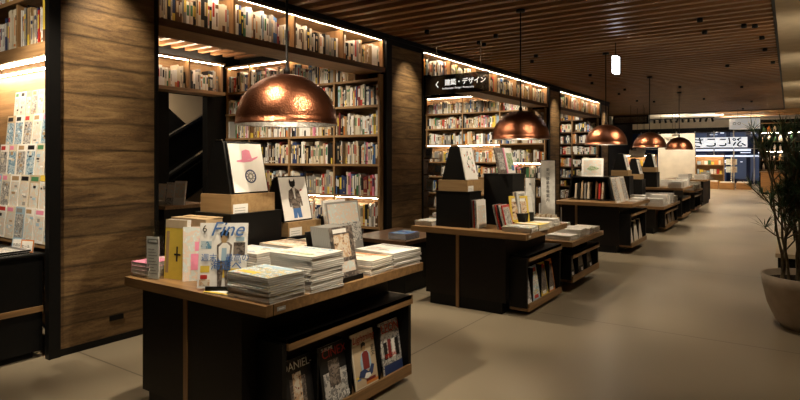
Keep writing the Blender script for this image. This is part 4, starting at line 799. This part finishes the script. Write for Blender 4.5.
# small shelf with books inside the near alcove
t = thing('side_shelf', 'small oak book shelf seen between the first pillar and the front table', 'shelf', (-6.2, 4.12, 0), 0)
MB().box(-.5, .35, -.3, .3, .86, .90, 'oak_x').build('tabletop', t); MB().box(-.45, .25, -.25, .25, 0, .86, 'black').build('cabinet', t)
for i in range(4): standing('book', .15, .22 + .02 * i, .02, ['ink_white', 'ink_cream', 'photo_grey', 'ink_white'][i], [(.1, .9, .3, .9, 'photo_pastel')], (-6.35 + i * .16, 4.0, .905), R(20), -10, NTH[i] + ' pale book standing on the small oak shelf', 'book', 'books on the small oak shelf')
stack(-6.25, 3.92, .90, .3, .14, .05, 3, 0, ('ink_cream', 'ink_white', 'ink_tan'), 'of the flat pile on small oak shelf', 'books on the small oak shelf', 95, 'pale book', 'book', 'book')
# leaning display by the second alcove entrance
t = thing('book_rack', 'narrow dark rack with small face-out books beside the second pillar', 'rack', (-5.07, 9.1, 0))
MB().box(-.62, -.6, -.15, .15, 0, 1.62, 'dark_y').build('side_panel', t); MB().box(.40, .42, -.15, .15, 0, 1.1, 'dark_y').build('side_panel', t)
for z, w_ in ((1.45, .25), (1.15, .45), (.85, .62), (.55, .8)): MB().box(-.6, -.6 + w_, -.15, .15, z - .02, z, 'walnut_x').build('shelf', t)
for i, (dx, z) in enumerate(((-.5, 1.45), (-.45, 1.15), (-.3, 1.15), (-.48, .85), (-.25, .85), (-.45, .55), (-.2, .55), (.05, .55))):
    standing('book', .14, .2, .02, ['ink_cream', 'photo_grey', 'ink_beige', 'ink_white', 'ink_red', 'photo_warm', 'ink_grey', 'ink_cream'][i], [(.1, .9, .2, .8, PH[i % 7])], (-5.07 + dx, 9.05, z + .002), 0, -10, NTH[i] + ' small face-out book on the narrow dark rack', 'book', 'books on the narrow rack')

# ---------------------------------------------------------------- plant at the right
pl = thing('potted_plant', 'tall narrow-leaved plant in a taupe round pot at right edge', 'plant', (.13, 5.95, 0))
MB().lathe([(.001, 0), (.19, 0), (.24, .06), (.30, .2), (.335, .36), (.345, .45), (.325, .45), (.31, .36), (.001, .36)], 'terracotta_grey', 48).build('pot', pl)
MB().lathe([(.001, .40), (.315, .395)], 'soil', 32).build('soil', pl)
rnd = random.Random(12)
for i in range(12):
    a = rnd.uniform(0, 2 * PI); r0 = rnd.uniform(.02, .2); hh = (1.66, 1.75, 1.4, 1.62, 1.2, 1.7, 1.1, 1.52, 1.7, 1.66, 1.4, 1.65)[i]; lx = (-.16, -.02, -.12, .05, -.06, -.1, .08, -.14, .0, -.06, -.1, -.0)[i]; ly = rnd.uniform(-.15, .15)
    b0 = Vector((r0 * math.cos(a) - .05, r0 * math.sin(a), .39)); pts = [b0 + Vector((lx * (q / 6) ** 1.5 + .012 * math.sin(q * 2 + i), ly * (q / 6) ** 1.5 + .012 * math.cos(q * 1.7 + i), (hh - .39) * q / 6)) for q in range(7)]
    MB().tube(pts, .012, 'stem', 7, .5).build('stem', pl)
    lf = MB(); tips = [(pts[-1], 26), (pts[5], 12)]
    for tw in range(7):      # side twigs carrying their own tufts
        base = pts[rnd.choice([2, 3, 3, 4, 4, 5])]; aa = rnd.uniform(0, 2 * PI); e_ = base + Vector((math.cos(aa) * rnd.uniform(.08, .24), math.sin(aa) * .16, rnd.uniform(.08, .24)))
        lf.tube([base, (base + e_) / 2 + Vector((0, 0, -.01)), e_], .006, 'stem', 5); tips.append((e_, 15)); tips.append(((base + e_) / 2, 6))
    for tp, n in tips:
        for q in range(n):
            az = rnd.uniform(0, 2 * PI); ele = rnd.uniform(.1, 1.4); L_ = rnd.uniform(.10, .20); d = Vector((math.cos(az) * math.cos(ele), math.sin(az) * math.cos(ele), math.sin(ele)))
            sd = d.cross(Vector((0, 0, 1))); sd = sd.normalized() * .0048 if sd.length > .01 else Vector((.0048, 0, 0)); dr = Vector((0, 0, -1)) * L_ * .12
            p1 = tp + d * L_ * .5; p2 = tp + d * L_ + dr; up = sd.cross(d).normalized() * .002
            lf.add([tp - sd * .5, tp + sd * .5, p1 + sd, p1 + up, p1 - sd, p2], [(0, 1, 2, 3), (0, 3, 4), (4, 3, 5), (3, 2, 5)], 'leaf')
    lf.build('foliage', pl)
bn = thing('bench', 'low black bench with a pale top behind the potted plant', 'bench', (.14, 8.0, 0)); MB().box(-.24, .28, -1.2, 1.2, 0, .46, 'black').build('bench_body', bn); MB().box(-.26, .28, -1.22, 1.22, .46, .50, 'plaster').build('bench_top', bn)

# ---------------------------------------------------------------- far end furniture
pw = tag(MB().box(-5.3, -3.7, 30, 30.1, 0, 2.62, 'plaster_white').build('partition_panel'), 'white freestanding partition panel beyond the last copper lamp', 'partition')
spot(-4.4, 28.2, 3.3, -4.5, 30, 1.9, 160, 80, .8, .05, (1, .9, .75))
hs = tag(MB().box(-5.6, -4.33, YE + .05, YE + .1, 2.72, 3.06, 'black').box(-5.55, -4.4, YE + .044, YE + .05, 2.78, 3.0, 'photo_dark').build('hanging_signboard'), 'long black hanging panel under the ceiling edge', 'panel')
lb = tag(MB().box(-.09, .09, 0, .06, 0, .3, 'sign_white').build('light_box', None, (-5.74, YE + .06, 2.74)), 'small white square box left of the black hanging panel', 'box')
dr = thing('drum_sign', 'pale round drum sign hanging at the end of the slatted ceiling', 'sign', (-1.3, 23.0, 2.46))
MB().lathe([(.44, 0), (.46, 0), (.46, .34), (.44, .34)], 'drum_glow', 40, None, True, True).lathe([(.001, .02), (.44, .02)], 'drum_glow', 40).build('drum', dr)
MB().tube([(-.2, 0, .3), (-.2, 0, 1.15)], .006, 'black', 6).tube([(.2, 0, .3), (.2, 0, 1.15)], .006, 'black', 6).build('hanger_rod', dr)
for xx in (-.27, -.13): MB().lathe([(.035, 0), (.05, 0), (.05, .003), (.035, .003)], 'ink_grey', 18, Matrix.Translation((xx, -.435 + .06 * abs(xx) * 0 - (.02 if xx > -.2 else -.03), .17)) @ Matrix.Rotation(PI / 2, 4, 'X'), False, True).build('ring_mark', dr)
rk = thing('track_lights', 'black ceiling track carrying many small spotlights near the far window', 'track light', (-4.2, 27, 3.0))
MB().box(-3.3, 1.6, -.03, .03, .12, .16, 'black').build('rail', rk)
for i in range(22): MB().lathe([(.03, -.08), (.045, -.08), (.045, .08), (.001, .08)], 'black', 12, Matrix.Rotation(R(random.Random(i).uniform(-25, 25)), 4, 'Y')).build('spot_head', rk, (-3.2 + i * .225, 0, .05))
lv = thing('wooden_baffles', 'wooden ceiling boards hanging over the far right counter', 'baffle', (-1.2, 26, 3.2))
for i in range(7): MB().box(-1.3 + (i % 3) * .25, 1.6, 0, .16, .02 * (i % 2), .02 * (i % 2) + .06, 'counter_wood').build('board', lv, (0, -1.5 + i * .55, .0), R((-3, 4, -2, 5, 0, -4, 3)[i]))
for i, (x, y, w) in enumerate(((-4.7, 26, 2.4), (-2.2, 28, 2.0))):
    tag(MB().tube([(x - w, y, 3.35), (x, y + .6, 3.38), (x + w, y + 1.2, 3.35)], .05, 'grey_paper', 10).build('duct'), ['long', 'short'][i] + ' grey duct under the pale far ceiling', 'duct')
def low_case(x0, x1, y, top, label, seed, levels=3):
    cx = (x0 + x1) / 2; t = thing('display_case', label, 'bookcase', (cx, y, 0)); a = (x1 - x0) / 2
    MB().box(-a, a, .28, .30, 0, top, 'oak_x').build('back_panel', t); MB().box(-a, -a + .04, 0, .28, 0, top, 'oak_z').build('side_panel', t); MB().box(a - .04, a, 0, .28, 0, top, 'oak_z').build('side_panel', t)
    MB().box(-a + .04, a - .04, .05, .07, top - .06, top - .05, 'led').build('light_strip', t)
    r_ = random.Random(seed)
    for k in range(levels + 1):
        z = .12 + (top - .16) * k / levels; MB().box(-a + .04, a - .04, 0, .28, z, z + .03, 'oak_x').build('shelf', t)
        if k < levels:
            q = -a + .08
            n = 0
            while q < a - .16:
                w_ = r_.uniform(.08, .16); h_ = r_.uniform(.12, .26)
                tag(MB().box(-w_ / 2, w_ / 2, 0, .05, 0, h_, 'ink_' + r_.choice(['white', 'cream', 'white', 'pale blue', 'red', 'orange', 'green', 'beige', 'yellow'])).build('boxed_item', None, (cx + q + w_ / 2, y + .1, z + .03)),
                    f"{NTH[n]} small item from the left on {['lowest', 'middle', 'top', 'highest'][k]} shelf of {label.split(' beside')[0].split(' behind')[0]}", 'item', 'small goods on the far shelves'); q += w_ + .03; n += 1
low_case(-4.05, -2.75, 33, 1.6, 'lit oak case beside far window', 1)
low_case(-5.9, -4.55, 25.2, 1.6, 'warm lit case behind the tables', 2)
rr_ = thing('rotating_rack', 'round postcard rack right of the lit far bookcase', 'rack', (-2.35, 32, 0)); MB().lathe([(.001, 0), (.25, 0), (.25, .05), (.03, .06), (.03, 1.5), (.001, 1.5)], 'steel', 16).build('post', rr_)
for i in range(12): a = i * PI / 3; MB().box(-.1, .1, -.01, .01, 0, .28, ['photo_pastel', 'photo_bright', 'photo_warm'][i % 3]).build('card_pocket', rr_, (.22 * math.cos(a), .22 * math.sin(a), .75 if i < 6 else 1.12), a + PI / 2)
for i, (x, y, s_) in enumerate(((-3.1, 30.5, .34), (-2.4, 30.3, .3), (-1.75, 30.6, .3))): tag(MB().box(-s_, s_, -.25, .25, 0, s_, 'counter_wood').box(-s_ + .03, s_ - .03, -.22, .22, s_, s_ + .05, 'ink_white').build('display_box', None, (x, y, 0)), ['left', 'middle', 'right'][i] + ' low wooden display box near the far window', 'box', 'low wooden boxes')
cn = thing('service_counter', 'wooden service counter at the far right behind the plant', 'counter', (-.35, 27, 0))
MB().box(-.62, 1.4, 0, .7, .08, .86, 'counter_wood').build('counter_front', cn); MB().box(-.66, 1.4, -.04, .74, .86, .90, 'walnut_x').build('counter_top', cn); MB().box(-.6, 1.4, .05, .65, 0, .08, 'black').build('plinth', cn)
sc_ = thing('back_shelving', 'tall black shelving with white goods behind the far counter', 'shelf', (-.35, 28.8, 0))
MB().box(-.7, 1.4, .3, .33, 0, 3.1, 'soft_black').build('back_panel', sc_); MB().box(-.74, -.68, 0, .3, 0, 3.1, 'black').build('side_panel', sc_)
for k, z in enumerate((.95, 1.35, 1.75, 2.15, 2.55, 2.95)): MB().box(-.68, 1.4, 0, .3, z - .03, z, 'walnut_x').build('shelf', sc_)
MB().box(-.66, 1.3, .02, .05, 2.51, 2.52, 'led').box(-.66, 1.3, .02, .05, 1.71, 1.72, 'led').build('light_strip', sc_)
rnd = random.Random(8)
for k, z in enumerate((.95, 1.35, 1.75, 2.15, 2.55)):
    for q in range(6):
        w_ = rnd.uniform(.06, .12); tag(MB().lathe([(.001, 0), (w_ * .6, 0), (w_ * .6, .18), (w_ * .3, .22), (w_ * .25, .27), (.001, .27)], 'ink_' + rnd.choice(['white', 'cream', 'orange', 'white', 'green', 'tan']), 10).build('jar', None, (-.93 + q * .2, 28.95, z)),
            f"{NTH[q]} jar on the {NTH[4 - k]} shelf down behind the far counter", 'jar', 'jars behind the far counter')
spot(-.6, 25.6, 3.3, -.5, 27.6, .9, 380, 80, .8)
for (x, y, w_) in ((-3.2, 31, 220), (-5.6, 26.5, 120), (-2.4, 25.5, 110)): spot(x, y, 3.4, x, y + .6, 0, w_, 110, .9, .08, (1, .86, .66))
# uplight of the pale far ceiling: added strip, unseen above the slatted ceiling edge
cv = thing('far_ceiling_fill', 'added unseen light strip above the end of the slatted ceiling', 'lamp', (-4, YE + .2, 3.2)); MB().box(-3.5, 3.5, -.03, .03, -.02, 0, 'black').build('housing', cv); MB().box(-3.4, 3.4, -.02, .02, 0, .01, 'led').build('light_strip', cv)

# remaining shelved books, one body
o = STUFF.build('shelved_books'); tag(o, 'packed rows of mixed books filling the lower and farther shelves', 'books', None, 'stuff')
